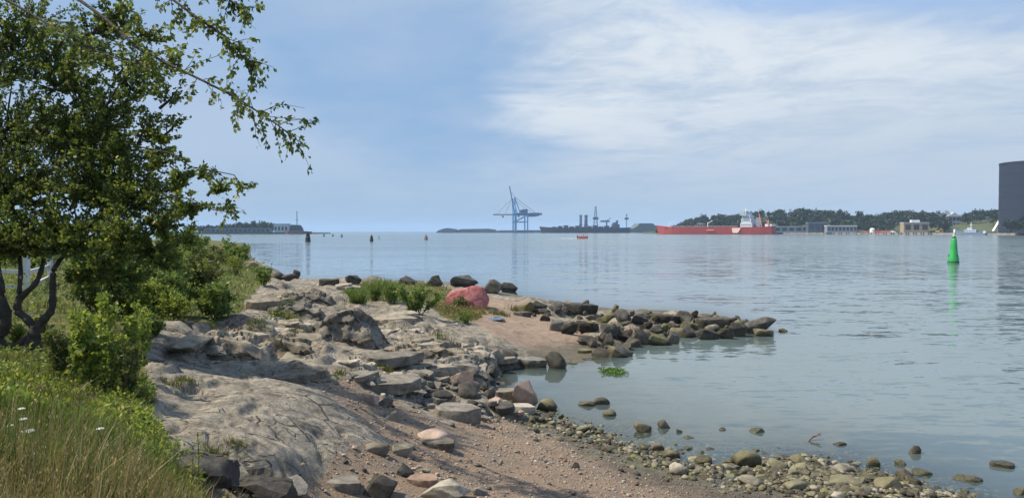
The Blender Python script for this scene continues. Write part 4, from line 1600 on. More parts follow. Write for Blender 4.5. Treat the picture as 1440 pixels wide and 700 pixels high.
def rock_mesh(kind, seed):
    rs = random.Random(seed)
    bm = bmesh.new()
    if kind == 'round':
        bmesh.ops.create_icosphere(bm, subdivisions=3, radius=.5)
        cuts = [(Vector((rs.gauss(0, 1), rs.gauss(0, 1), rs.gauss(0, .7))).normalized(), rs.uniform(.22, .40)) for _ in range(12)]
        for v in bm.verts:
            p = v.co.copy()
            p *= 1 + .20 * noise3(p, 2.2, seed % 50) + .08 * noise3(p, 6, seed % 50 + 3)
            for n, d in cuts:
                e = p.dot(n) - d
                if e > 0:
                    p -= n * e * .8
            v.co = p
    else:
        n = 13 if kind == 'angular' else 11
        for i in range(n):
            d = Vector((rs.gauss(0, 1), rs.gauss(0, 1), rs.gauss(0, 1))).normalized()
            if kind == 'slab':
                a = 2 * math.pi * i / n + rs.uniform(-.25, .25)
                q = rs.uniform(.38, .52)
                for zz, sh in ((-.5, rs.uniform(.8, 1.0)), (.5 + rs.uniform(-.12, .08), rs.uniform(.86, 1.04))):
                    bm.verts.new((math.cos(a) * q * sh, math.sin(a) * q * sh, zz))
            else:
                p = d * rs.uniform(.42, .55)
                bm.verts.new((p.x, p.y, p.z))
        r = bmesh.ops.convex_hull(bm, input=list(bm.verts))
        bmesh.ops.delete(bm, geom=[v for v in bm.verts if not v.link_faces], context='VERTS')
        bmesh.ops.dissolve_limit(bm, angle_limit=R(14), verts=list(bm.verts), edges=list(bm.edges))
        bmesh.ops.bevel(bm, geom=list(bm.edges), offset=.035, segments=2, profile=.6, affect='EDGES', clamp_overlap=True)
        bmesh.ops.triangulate(bm, faces=list(bm.faces))
        bmesh.ops.subdivide_edges(bm, edges=[e for e in bm.edges if e.calc_length() > .16], cuts=2, use_grid_fill=True)
        bmesh.ops.triangulate(bm, faces=list(bm.faces))
        for v in bm.verts:
            p = v.co
            v.co = p + p.normalized() * (.035 * noise3(p, 3.5, seed % 50) + .018 * noise3(p, 9, seed % 50 + 7))
    lo = Vector([min(v.co[i] for v in bm.verts) for i in range(3)])
    hi = Vector([max(v.co[i] for v in bm.verts) for i in range(3)])
    for v in bm.verts:
        c = v.co
        v.co = Vector(((c.x - lo.x) / (hi.x - lo.x) - .5, (c.y - lo.y) / (hi.y - lo.y) - .5, (c.z - lo.z) / (hi.z - lo.z)))
    bmesh.ops.recalc_face_normals(bm, faces=bm.faces)
    me = bpy.data.meshes.new(kind + '_stone')
    bm.to_mesh(me)
    bm.free()
    sm = kind == 'round'
    me.polygons.foreach_set('use_smooth', np.ones(len(me.polygons), dtype=bool))
    if not sm:
        try:
            me.set_sharp_from_angle(angle=R(28))
        except Exception:
            pass
    me.materials.append(S_GREY)
    return me


PROTO = {k: [rock_mesh(k, 100 * j + i * 7 + 3) for i in range(n)] for j, (k, n) in enumerate((('angular', 14), ('slab', 9), ('round', 11)))}
N_STONE = [0]


def stone(name, x, y, z, w, dp, h, kind, m, label, group, cat='stone', yaw=None, tilt=(0, 0), proto=None):
    me = PROTO[kind][proto if proto is not None else N_STONE[0] % len(PROTO[kind])]
    N_STONE[0] += 1
    o = bpy.data.objects.new(name, me)
    COL.objects.link(o)
    o.location = (x, y, z)
    o.scale = (w, dp, h)
    o.rotation_euler = (tilt[0], tilt[1], random.uniform(-.35, .35) if yaw is None else yaw)
    o.material_slots[0].link = 'OBJECT'
    o.material_slots[0].material = m
    tag(o, label, cat, group, 'thing')
    return o


WHERE = []


def stone_px(name, x0, y0, x1, y1, kind, m, label, group, cat='stone', depth=.75, water=False, proto=None, tilt=(0, 0), yaw=None):
    """a stone whose outline covers columns x0..x1 and rows y0..y1 of the photograph"""
    cx = (x0 + x1) / 2
    p = hit(cx, y1)
    if p is None:
        return
    if p.z < -.02:
        rr = ray(cx, y1)
        t = -EYE / rr[2]
        p = Vector((rr[0] * t, rr[1] * t, -.02))
    D = p.y
    w = (x1 - x0) / F * D
    dp = w * depth
    ang = math.atan2(EYE - p.z, D)
    vis = (y1 - y0) / F * D
    h = max(.22 * w, vis - .62 * dp * ang)
    if kind == 'slab':
        h = min(h, .26 * w)
    sink = .28 * h + .03
    x, y = p.x * (1 + dp * .5 / D), D + dp * .5
    z = p.z
    WHERE.append((x, y, w))
    return stone(name, x, y, z - sink, w * 1.06, dp, h + sink, kind, m, label, group, cat, proto=proto, tilt=tilt, yaw=random.uniform(-.15, .15) if yaw is None else yaw)


# the named ones ------------------------------------------------------------
def hull_boulder(name, px, py, wpx, hpx, prof, m, label, sink=.25, amp=.08, cs=.5, grow=1.0, group=None):
    """a jointed boulder: the hull of a hand-set outline, broken up by blocks and noise"""
    p = hit(px, py)
    w, h = wpx / F * p.y, hpx / F * p.y
    bm = bmesh.new()
    for x_, y_, z_ in prof:
        bm.verts.new((x_ * w, y_ * w, z_ * h - sink))
    bmesh.ops.convex_hull(bm, input=list(bm.verts))
    bmesh.ops.delete(bm, geom=[v for v in bm.verts if not v.link_faces], context='VERTS')
    bmesh.ops.triangulate(bm, faces=list(bm.faces))
    for _ in range(5):
        bmesh.ops.subdivide_edges(bm, edges=[e for e in bm.edges if e.calc_length() > .085 * grow], cuts=1, use_grid_fill=True)
        bmesh.ops.triangulate(bm, faces=list(bm.faces))
    X_ = np.array([v.co[:] for v in bm.verts])
    h1, c1 = blocks(X_[:, 0] + X_[:, 1] * .4 + 5, X_[:, 2] * 1.0 + X_[:, 1], cs, cs * .7, 21, .5)
    f = fbm(X_[:, 0] * 2.5 + X_[:, 1], X_[:, 2] * 2.5 - X_[:, 1], 4, 91)
    bm.normal_update()
    nn = [v.normal.copy() for v in bm.verts]
    for v, n_, a_, c_, g in zip(bm.verts, nn, h1, c1, f):
        v.co += n_ * (amp * a_ - amp * .6 * c_ + amp * .5 * g)
    me = bpy.data.meshes.new(name)
    bm.to_mesh(me)
    bm.free()
    o = link(name, me, m, smooth=True)
    me.set_sharp_from_angle(angle=R(30))
    o.location = (p.x, p.y + .1, p.z)
    WHERE.append((p.x, p.y + .3 * w, w))
    tag(o, label, 'boulder', group, 'thing')
    return o


hull_boulder('red_boulder', 655, 431, 64, 35, [(-.5, 0, .1), (-.44, -.05, .55), (-.34, .02, .80), (-.1, -.05, .84), (.05, -.02, .86), (.2, .05, 1.0), (.36, .05, .95), (.48, .08, .62), (.5, .1, .3), (.40, -.12, .0), (.1, -.16, .0), (.12, -.14, .4), (-.2, -.14, .0),
              (-.2, -.12, .45), (-.45, -.05, .0), (-.4, .5, .6), (0, .6, .8), (.3, .55, .9), (.5, .45, .4), (.4, .6, 0), (-.4, .6, 0)], S_RED, 'large boulder painted pinkish red, standing behind the green bush', .2, .03, 1.2, 1.3)


hull_boulder('angular_boulder', 488, 481, 99, 62, [(-.55, -.15, 0), (.52, -.12, 0), (.56, .5, 0), (-.6, .6, 0), (-.44, -.05, .52), (-.22, -.02, .80), (-.02, .02, .92), (.10, .02, .86), (.30, -.05, .42), (.48, -.1, .06),
             (-.2, .4, .85), (.12, .42, .9), (.36, .45, .5), (-.5, .5, .5)], S_GREY, 'big grey wedge shaped boulder on the bare rock, left of the reeds', .25, .13, .5)
OUT = 'jointed blocks of the bedrock outcrop'
FL = [(-.55, -.2, 0), (.55, -.16, 0), (.6, .5, 0), (-.6, .55, 0), (-.5, -.08, .75), (-.15, -.12, .9), (.2, -.1, .85), (.5, -.06, .55), (-.5, .45, .9), (.1, .5, 1.0), (.52, .42, .7)]
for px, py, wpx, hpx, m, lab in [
    (310, 503, 112, 48, S_BED, 'long shaded block under the rock platform beside the round bush'), (398, 497, 70, 34, S_BED, 'grey block between the shaded block and the thin ledges'),
    (262, 474, 110, 18, S_BED, 'thin flat platform rock reaching out from the saplings'), (392, 458, 74, 16, S_BED, 'thin flat rock with a mossy patch on top'),
    (405, 440, 80, 20, S_GREY, 'jagged dark grey block below the shore grass'), (430, 424, 66, 20, S_GREY, 'jagged block near the back shore'),
    (596, 500, 128, 22, S_BED, 'long pale rock step right of the wedge boulder'), (566, 470, 74, 18, S_BED, 'rounded rock step with a dark hollow below the reeds'),
    (660, 505, 70, 26, S_BED, 'rock step sloping down to the inner cove'), (470, 512, 92, 18, S_BED, 'thin ledge under the wedge boulder'), (428, 534, 76, 18, S_BED, 'thin ledge at the top of the red gravel gully'),
    (482, 526, 84, 13, S_GREY, 'narrow dark ledge beside the gravel gully'), (530, 549, 66, 17, S_BED, 'low ledge just above the pinkish block'), (640, 530, 84, 34, S_GREY, 'broad grey rock behind the smooth dark boulder'), (575, 528, 60, 20, S_GREY, 'broken ledge left of the broad grey rock'),
    (252, 660, 96, 42, S_DARK, 'shade-painted dark rock face rising behind the tall grass'), (338, 700, 112, 52, S_DARK, 'lower shade-painted dark rock face at the foot of the bare dome'),  # both blocks: dark stone colour stands in for shade on the rock face
]:
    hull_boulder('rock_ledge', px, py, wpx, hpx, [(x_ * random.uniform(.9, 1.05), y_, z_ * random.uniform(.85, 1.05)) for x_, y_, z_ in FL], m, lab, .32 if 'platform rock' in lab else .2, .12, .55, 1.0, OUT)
J = 'boulders of the rubble jetty'
JET = [
    (743, 420, 770, 434, 'angular', S_JET, 'low grey boulder at the landward end of the rubble jetty'),
    (771, 421, 799, 436, 'angular', S_JET, 'grey boulder second from the landward end of the jetty crest'),
    (794, 420, 840, 440, 'slab', S_DARK, 'broad dark slab on the crest near the landward end of the jetty'),
    (722, 437, 749, 445, 'slab', S_DARK, 'thin dark slab lying on the pink rock before the jetty'),
    (773, 444, 794, 465, 'angular', S_GREY, 'pale block at the edge of the pink rock slope'),
    (789, 447, 813, 471, 'angular', S_DARK, 'dark block touching the pale block by the pink slope'),
    (747, 431, 775, 442, 'angular', S_JET, 'grey stone between the pink slope and the jetty crest'),
    (811, 446, 842, 470, 'angular', S_JET, 'grey block below the broad dark slab of the jetty'),
    (837, 437, 867, 452, 'angular', S_MOSS, 'mossy olive boulder left of the round dark jetty boulder'),
    (864, 430, 888, 453, 'round', S_DARK, 'round dark boulder sticking up from the jetty crest'),
    (886, 437, 913, 457, 'angular', S_DARK, 'dark block on the crest just right of the round boulder'),
    (911, 439, 954, 455, 'slab', S_JET, 'long flat slab on the middle of the jetty crest'),
    (949, 433, 975, 453, 'angular', S_JET, 'brownish boulder standing up at the right end of the long flat slab'),
    (910, 453, 934, 469, 'angular', S_GREY, 'pale tilted stone low in the middle of the jetty'),
    (955, 449, 980, 475, 'angular', S_GREY, 'pale grey block below the brownish standing boulder'),
    (974, 442, 1027, 461, 'slab', S_JET, 'second long slab on the outer half of the jetty'),
    (977, 457, 1014, 478, 'angular', S_DARK, 'dark block under the second long slab of the jetty'),
    (1009, 455, 1032, 477, 'angular', S_JET, 'grey block at the waterline of the outer jetty'),
    (1026, 447, 1052, 474, 'angular', S_DARK, 'dark block beside the big end boulder of the jetty'),
    (1043, 439, 1091, 469, 'angular', S_DARK, 'biggest dark boulder at the tip of the rubble jetty'),
    (1095, 460, 1108, 466, 'round', S_DARK, 'small stone just out of the water past the jetty tip'),
    (845, 449, 873, 476, 'angular', S_DARK, 'dark block below the mossy olive boulder'),
    (870, 456, 890, 474, 'angular', S_PINK, 'pinkish stone low down under the round dark boulder'),
    (888, 457, 913, 485, 'angular', S_DARK, 'tall dark block at the near waterline of the jetty'),
    (912, 464, 942, 486, 'angular', S_MOSS, 'weedy block at the near waterline under the long flat slab'),
    (934, 460, 957, 484, 'angular', S_DARK, 'dark block with weedy foot right of the weedy block'),
    (811, 468, 842, 486, 'angular', S_JET, 'grey stone at the foot of the pink slope beside the jetty'),
    (848, 464, 864, 485, 'angular', S_GREY, 'light upright stone near the large dark foot boulder'),
    (856, 477, 891, 503, 'angular', S_DARK, 'large dark boulder at the near corner of the jetty foot'),
    (830, 485, 856, 502, 'angular', S_JET, 'small grey boulder left of the large dark foot boulder'),
    (793, 432, 812, 446, 'angular', S_JET, 'grey stone under the broad dark slab of the jetty'),
    (823, 439, 842, 451, 'angular', S_GREY, 'pale stone between broad dark slab and mossy boulder'),
    (938, 451, 958, 466, 'angular', S_JET, 'grey stone under the right end of the long flat slab'),
    (868, 448, 890, 461, 'angular', S_JET, 'grey stone right under the round dark boulder'),
    (992, 452, 1012, 466, 'angular', S_GREY, 'paler stone in front of the second long slab'),
    (1060, 458, 1088, 473, 'angular', S_MOSS, 'low weedy rock at the foot of the tip boulder'),
    (899, 448, 918, 462, 'angular', S_JET, 'grey stone under the left end of the long flat slab'),
    (812, 484, 832, 497, 'slab', S_MOSS, 'flat weedy stone where the pink slope meets the water'),
]
for x0, y0, x1, y1, k, m, lab in JET:
    stone_px('jetty_boulder', x0, y0 + .14 * (y1 - y0), x1, y1, k, m, lab, J, 'boulder')
B = 'rocks along the back shoreline'
for x0, y0, x1, y1, k, m, lab in [
    (634, 386, 672, 402, 'angular', S_DARK, 'dark rock on the back shore just behind the red boulder'),
    (678, 392, 708, 411, 'angular', S_DARK, 'dark rock on the back shore right of the red boulder'),
    (702, 396, 728, 411, 'angular', S_DARK, 'outermost dark rock on the back shore, low in the water'),
    (600, 386, 623, 403, 'angular', S_GREY, 'pale rock on the back shore left of the red boulder'),
    (560, 387, 586, 400, 'angular', S_DARK, 'dark rock rising behind the green bush on the back shore'),
    (509, 387, 535, 398, 'angular', S_GREY, 'pale rock behind the reeds on the back shore'),
    (486, 386, 508, 398, 'angular', S_JET, 'grey rock left of the reeds on the back shore'),
    (449, 390, 478, 400, 'slab', S_JET, 'low grey slab on the back shore at the end of the bedrock'),
    (413, 379, 422, 391, 'angular', S_DARK, 'small dark upright rock at the left end of the back shore'),
    (398, 384, 416, 393, 'angular', S_DARK, 'low dark rock beside the small upright rock'),
    (380, 381, 400, 392, 'angular', S_DARK, 'dark rock by the small bush at the left of the back shore'),
    (360, 374, 382, 385, 'angular', S_JET, 'grey rock under the far left shore bushes'),
    (340, 366, 364, 377, 'angular', S_PINK, 'brownish rock at the foot of the farthest green bush'),
    (315, 376, 338, 386, 'slab', S_PINK, 'brownish slab left of the small shore bush'),
]:
    stone_px('shore_rock', x0, y0, x1, y1, k, m, lab, B, 'rock')
# small fill between the jetty boulders
FILL = _poly([(735, 440), (800, 430), (880, 440), (1040, 452), (1088, 463), (1040, 476), (950, 484), (880, 502), (832, 496), (800, 466)])
n_ok = 0
for i in range(700):
    if n_ok >= 70:
        break
    px, py = random.uniform(735, 1090), random.uniform(428, 503)
    p = hit(px, py)
    if p is None or p.z < -.2 or not inside(FILL, np.array([p.x / p.y * F + 720]), np.array([math.log(p.y)]))[0]:
        continue
    s = min(max(random.lognormvariate(math.log(12), .35), 7), 22)
    w = s / F * p.y
    if any((x - p.x) ** 2 + (y - p.y) ** 2 < (.3 * (w + ww)) ** 2 for x, y, ww in WHERE):
        continue
    WHERE.append((p.x, p.y, w))
    m, tone = random.choice([(S_DARK, 'dark'), (S_JET, 'grey'), (S_MOSS, 'weedy'), (S_JET, 'grey')])
    h = w * random.uniform(.5, .9)
    where = 'by the pink slope' if px < 850 else 'under the middle of the jetty' if px < 960 else 'on the outer jetty'
    stone('jetty_stone', p.x, p.y, p.z - h * .3, w * 1.1, w * random.uniform(.7, 1.1), h * 1.3, 'angular', m, 'small %s stone wedged between the boulders %s' % (tone, where), 'small stones filling the rubble jetty', 'stone', yaw=random.uniform(0, 6.28), tilt=(random.uniform(-.3, .3), random.uniform(-.3, .3)))
    n_ok += 1

# flat plates split off the bedrock, lying along its steps
n_ok = 0
for q_, d_, tread in _L:
    seg = np.hypot(*(q_[1:] - q_[:-1]).T)
    k = max(2, int(seg.sum() / .75))
    for i in range(k):
        t = (i + random.random() * .8) / k * (len(q_) - 1)
        j = min(int(t), len(q_) - 2)
        x, y = q_[j] + (q_[j + 1] - q_[j]) * (t - j)
        s_g, g_g, _p = masks(np.array([x]), np.array([y]))
        if s_g[0] > .5 or random.random() < (1.1 if y < 12.6 else .5):
            continue
        y += random.uniform(.0, .35)
        w = random.uniform(.35, 1.15) * (1 + y / 60)
        h = w * random.uniform(.13, .22)
        z = hz(x, y)
        px = x / y * F + 720
        yaw = math.atan2(*(q_[j + 1] - q_[j])[::-1]) + random.uniform(-.15, .15)
        tone, m = random.choice([('grey', S_BED), ('grey', S_BED), ('dark grey', S_GREY), ('beige', S_BED)])
        row = 'beside the grass' if px < 260 else 'near the wedge boulder' if y > 20 else 'above the gravel' if px > 440 else 'on the bare rock dome' if y < 12.5 else 'in the middle of the outcrop'
        form = 'broad' if w > .85 else 'narrow' if w < .55 else 'middling'
        WHERE.append((x, y, w))
        stone('stone_plate', x, y, z - h * .85, w * 1.2, w * random.uniform(.5, .8), h * 1.45, random.choice(['slab', 'slab', 'angular']), m, '%s %s plate of rock along a step %s' % (form, tone, row), 'plates along the steps of the bedrock', 'stone plate', yaw=yaw, tilt=(random.uniform(-.02, .14), random.uniform(-.10, .04)))
        n_ok += 1

C_ = 'loose rocks on the gravel beach'
for x0, y0, x1, y1, k, m, lab in [
    (641, 536, 677, 561, 'round', S_DARK, 'smooth dark boulder in the middle of the rock pile'),
    (678, 542, 697, 560, 'angular', S_DARK, 'small dark stone right of the smooth dark boulder'),
    (694, 537, 727, 558, 'slab', S_PALE, 'flat pale stone leaning on the pointed tan boulder'),
    (721, 532, 756, 576, 'angular', S_PINK, 'pointed tan boulder at the edge of the cove'),
    (754, 557, 784, 578, 'round', S_MOSS, 'mossy dark boulder at the waterline by the pointed tan boulder'),
    (606, 547, 638, 563, 'angular', S_DARK, 'dark angular stone left of the smooth dark boulder'),
    (611, 560, 677, 592, 'slab', S_GREY, 'long tilted grey slab below the smooth dark boulder'),
    (720, 548, 738, 566, 'angular', S_GREY, 'small grey stone before the pointed tan boulder'),
    (715, 565, 752, 581, 'slab', S_PALE, 'flat pale stone under the pointed tan boulder'),
    (586, 602, 633, 624, 'round', S_PINK, 'speckled pale stone alone in the middle of the gravel'),
    (594, 621, 640, 632, 'slab', S_GREY, 'thin grey flat stone under the speckled pale stone'),
    (552, 620, 583, 643, 'angular', S_PALE, 'pale pointed stone with a shaded foot on the gravel'),
    (538, 576, 563, 592, 'round', S_PALE, 'small whitish stone below the rock ledges'),
    (511, 619, 547, 639, 'round', S_PALE, 'pale oval stone on the gravel beside the bare rock dome'),
    (509, 551, 533, 569, 'angular', S_PINK, 'pinkish block at the foot of the ledges'),
    (529, 554, 553, 573, 'angular', S_GREY, 'grey block beside the pinkish block at the ledges'),
    (377, 668, 434, 697, 'angular', S_GREY, 'dark faced block left of the others along the bottom edge'),
    (449, 670, 509, 692, 'slab', S_GREY, 'long flat slab with a shaded front along the bottom edge'),
    (508, 663, 558, 703, 'angular', S_DARK, 'dark pointed boulder at the bottom edge of the view'),
    (573, 664, 617, 685, 'slab', S_PINK, 'flat pinkish stone behind the large mossy bottom boulder'),
    (588, 671, 663, 706, 'angular', S_PALE, 'large pale boulder at the bottom edge of the view'),
    (556, 650, 582, 671, 'angular', S_DARK, 'small purplish dark stone on the gravel'),
    (803, 649, 815, 659, 'angular', S_DARK, 'tiny dark stone alone low on the gravel'),
    (664, 683, 686, 697, 'angular', S_GREY, 'grey stone right of the large pale bottom boulder'),
    (681, 489, 709, 512, 'angular', S_PALE, 'pale angular rock at the inner end of the cove'),
    (706, 490, 728, 514, 'angular', S_DARK, 'dark rock between pale angular rock and cove slab'),
    (721, 499, 768, 517, 'slab', S_GREY, 'broad slab overhanging the inner cove water'),
    (767, 492, 797, 519, 'round', S_DARK, 'round dark boulder standing in the mouth of the inner cove'),
    (660, 500, 683, 516, 'angular', S_GREY, 'grey rock left of the pale angular rock'),
]:
    stone_px('loose_rock', x0, y0, x1, y1, k, m, lab, C_, 'rock')
W_ = 'stones standing in the shallow water'
for x0, y0, x1, y1, k, m, lab in [
    (811, 559, 838, 571, 'round', S_MOSS, 'left of two low flat stones awash in the cove'),
    (832, 554, 859, 569, 'round', S_DARK, 'darker right one of two low stones awash in the cove'),
    (846, 572, 868, 585, 'round', S_MOSS, 'weedy stone awash below the two flat ones'),
    (889, 588, 918, 608, 'round', S_MOSS, 'pair like rounded stone left of the round black stone'),
    (924, 585, 944, 602, 'round', S_DARK, 'round black stone standing out in the shallows'),
    (1053, 597, 1077, 609, 'round', S_MOSS, 'green topped flat stone out in the shallows'),
    (1171, 617, 1191, 626, 'round', S_DARK, 'low dark stone beside the stranded stick'),
    (1276, 621, 1296, 638, 'round', S_DARK, 'lonely round black stone far out in the shallows'),
    (1216, 636, 1239, 656, 'round', S_MOSS, 'stone with a bright yellow green mossy top'),
    (1257, 642, 1276, 654, 'round', S_MOSS, 'small mossy stone right of the yellow green one'),
    (1281, 654, 1312, 668, 'round', S_MOSS, 'flat olive stone awash below the lonely black stone'),
    (1392, 648, 1430, 659, 'slab', S_DARK, 'thin dark stone awash near the right edge'),
    (1340, 662, 1382, 678, 'angular', S_MOSS, 'broken olive stone awash toward the right edge'),
    (1010, 598, 1022, 605, 'round', S_DARK, 'very small dark stone in the shallows'),
    (950, 600, 960, 608, 'round', S_DARK, 'very small dark stone below the round black one'),
    (1345, 688, 1372, 699, 'round', S_MOSS, 'rounded stone at the bottom right water edge'),
    (1425, 680, 1446, 696, 'round', S_MOSS, 'stone cut by the right edge of the view'),
]:
    x0, x1, y0 = x0 + .07 * (x1 - x0), x1 - .07 * (x1 - x0), y0 + .15 * (y1 - y0)
    stone_px('awash_stone', x0, y0, x1, y1, k, m, lab, W_, 'stone', water=True)
K_ = 'cobbles along the waterline'
for x0, y0, x1, y1, m, lab in [
    (1026, 622, 1072, 657, S_MOSS, 'large cobble with bright green algae and a pinkish top'),
    (1160, 646, 1202, 666, S_PALE, 'large pale cobble under the yellow green mossy stone'),
    (1152, 662, 1218, 687, S_OLIVE, 'broadest olive cobble at the right of the waterline heap'),
    (1034, 663, 1077, 685, S_PALE, 'pale long cobble on the dark gravel strip'),
    (938, 645, 971, 668, S_PALE, 'pale egg shaped cobble at the left of the heap'),
    (929, 625, 958, 644, S_PALE, 'pale cobble above the egg shaped one'),
    (912, 617, 935, 634, S_PINK, 'pinkish cobble at the left end of the waterline heap'),
    (975, 636, 1004, 654, S_MOSS, 'green tinged cobble left of the large algae cobble'),
    (1078, 640, 1110, 662, S_OLIVE, 'olive cobble right of the large algae cobble'),
    (1110, 634, 1140, 653, S_OLIVE, 'olive cobble in the second row of the heap'),
    (1228, 664, 1270, 688, S_OLIVE, 'big olive cobble left of the bottom right corner'),
    (1100, 668, 1136, 690, S_OLIVE, 'rounded olive cobble near the bottom edge'),
]:
    x0, x1, y0 = x0 + .08 * (x1 - x0), x1 - .08 * (x1 - x0), y0 + .18 * (y1 - y0)
    stone_px('cobble', x0, y0, x1, y1, 'round', m, lab, K_, 'cobble')
# the many: lie where the strip runs, each a stone of its own
STRIP = [(700, 585, 8), (760, 590, 14), (820, 606, 18), (880, 622, 20), (950, 640, 22), (1030, 655, 26), (1120, 668, 28), (1220, 682, 30), (1330, 694, 26), (1400, 700, 24)]


def strip_y(px):
    return (np.interp(px, [q[0] for q in STRIP], [q[1] for q in STRIP]), np.interp(px, [q[0] for q in STRIP], [q[2] for q in STRIP]))


n_ok = 0
for i in range(2600):
    if n_ok >= 285:
        break
    px = random.triangular(745, 1400, 1180)
    yc, sd = strip_y(px)
    py = random.gauss(yc, sd * .5)
    if py > 712:
        continue
    s = min(max(random.lognormvariate(math.log(8.8), .42), 5), 24) * (py / 650)
    p = hit(px, py)
    if p is None or p.z < -.22:
        continue
    w = s / F * p.y
    if any((x - p.x) ** 2 + (y - p.y) ** 2 < (.36 * (w + ww)) ** 2 for x, y, ww in WHERE):
        continue
    seaward = py < yc
    m, tone = random.choice([(S_OLIVE, 'olive'), (S_OLIVE, 'olive'), (S_MOSS, 'mossy'), (S_GREY, 'grey'), (S_PALE, 'pale')]) if not seaward else random.choice([(S_MOSS, 'mossy'), (S_DARK, 'dark'), (S_OLIVE, 'olive'), (S_MOSS, 'mossy')])
    size = 'small' if s < 11 else 'fist sized' if s < 17 else 'large'
    place = 'at the wet edge of the waterline heap' if seaward else 'on the dry side of the waterline heap'
    part = 'near the cove' if px < 880 else 'in the middle stretch' if px < 1100 else 'in the wide stretch'
    WHERE.append((p.x, p.y, w))
    h = w * random.uniform(.45, .75)
    stone('cobble', p.x, p.y, p.z - h * .38, w * 1.1, w * random.uniform(.75, 1.1), h * 1.3, 'round' if random.random() < .5 else 'angular', m, '%s %s cobble %s %s' % (size, tone, place, part), K_, 'cobble', yaw=random.uniform(0, 6.28))
    n_ok += 1
# angular rubble between the ledges and the cove
n_ok = 0
RUB = _poly([(500, 532), (560, 500), (640, 488), (690, 500), (700, 540), (735, 585), (680, 600), (610, 580), (560, 566)])
for i in range(900):
    if n_ok >= 85:
        break
    px, py = random.uniform(495, 740), random.uniform(486, 600)
    p = hit(px, py)
    if p is None or p.z < -.05:
        continue
    a = p.x / p.y * F + 720
    if not inside(RUB, np.array([a]), np.array([math.log(p.y)]))[0]:
        continue
    s = min(max(random.lognormvariate(math.log(13), .45), 6), 34)
    w = s / F * p.y
    if any((x - p.x) ** 2 + (y - p.y) ** 2 < (.4 * (w + ww)) ** 2 for x, y, ww in WHERE):
        continue
    WHERE.append((p.x, p.y, w))
    m, tone = random.choice([(S_GREY, 'grey'), (S_GREY, 'grey'), (S_DARK, 'dark'), (S_PALE, 'pale'), (S_PINK, 'pinkish')])
    k, form = random.choice([('slab', 'flat'), ('slab', 'flat'), ('angular', 'angular')])
    h = w * (random.uniform(.25, .4) if k == 'slab' else random.uniform(.5, .8))
    size = 'small' if s < 11 else 'middling' if s < 18 else 'large'
    place = 'among the ledges' if px < 590 else 'round the smooth dark boulder' if px < 690 else 'by the pointed tan boulder'
    stone('rubble_stone', p.x, p.y, p.z - h * .25, w * 1.1, w * random.uniform(.7, 1.0), h * 1.25, k, m, '%s %s %s stone in the rubble %s' % (size, tone, form, place), 'angular rubble below the ledges', 'stone', yaw=random.uniform(0, 6.28), tilt=(random.uniform(-.2, .25), random.uniform(-.2, .2)))
    n_ok += 1
# stones strewn over the gravel
n_ok = 0
for i in range(600):
    if n_ok >= 90:
        break
    px, py = random.uniform(400, 900), random.uniform(560, 700)
    p = hit(px, py)
    if p is None:
        continue
    a = p.x / p.y * F + 720
    if not inside(SAND, np.array([a]), np.array([math.log(p.y)]))[0]:
        continue
    s = min(max(random.lognormvariate(math.log(6.5), .35), 4), 15)
    w = s / F * p.y
    if any((x - p.x) ** 2 + (y - p.y) ** 2 < (.5 * (w + ww)) ** 2 for x, y, ww in WHERE):
        continue
    WHERE.append((p.x, p.y, w))
    m, tone = random.choice([(S_GREY, 'grey'), (S_DARK, 'dark'), (S_PALE, 'pale'), (S_PINK, 'pinkish')])
    place = 'near the bare rock dome' if px < 560 else 'in the middle of the gravel' if px < 700 else 'on the lower gravel towards the water'
    h = w * random.uniform(.35, .6)
    stone('beach_pebble', p.x, p.y, p.z - h * .25, w, w * random.uniform(.7, 1.0), h * 1.25, random.choice(['round', 'angular']), m, 'loose %s pebble lying %s' % (tone, place), 'single pebbles on the gravel', 'pebble', yaw=random.uniform(0, 6.28))
    n_ok += 1


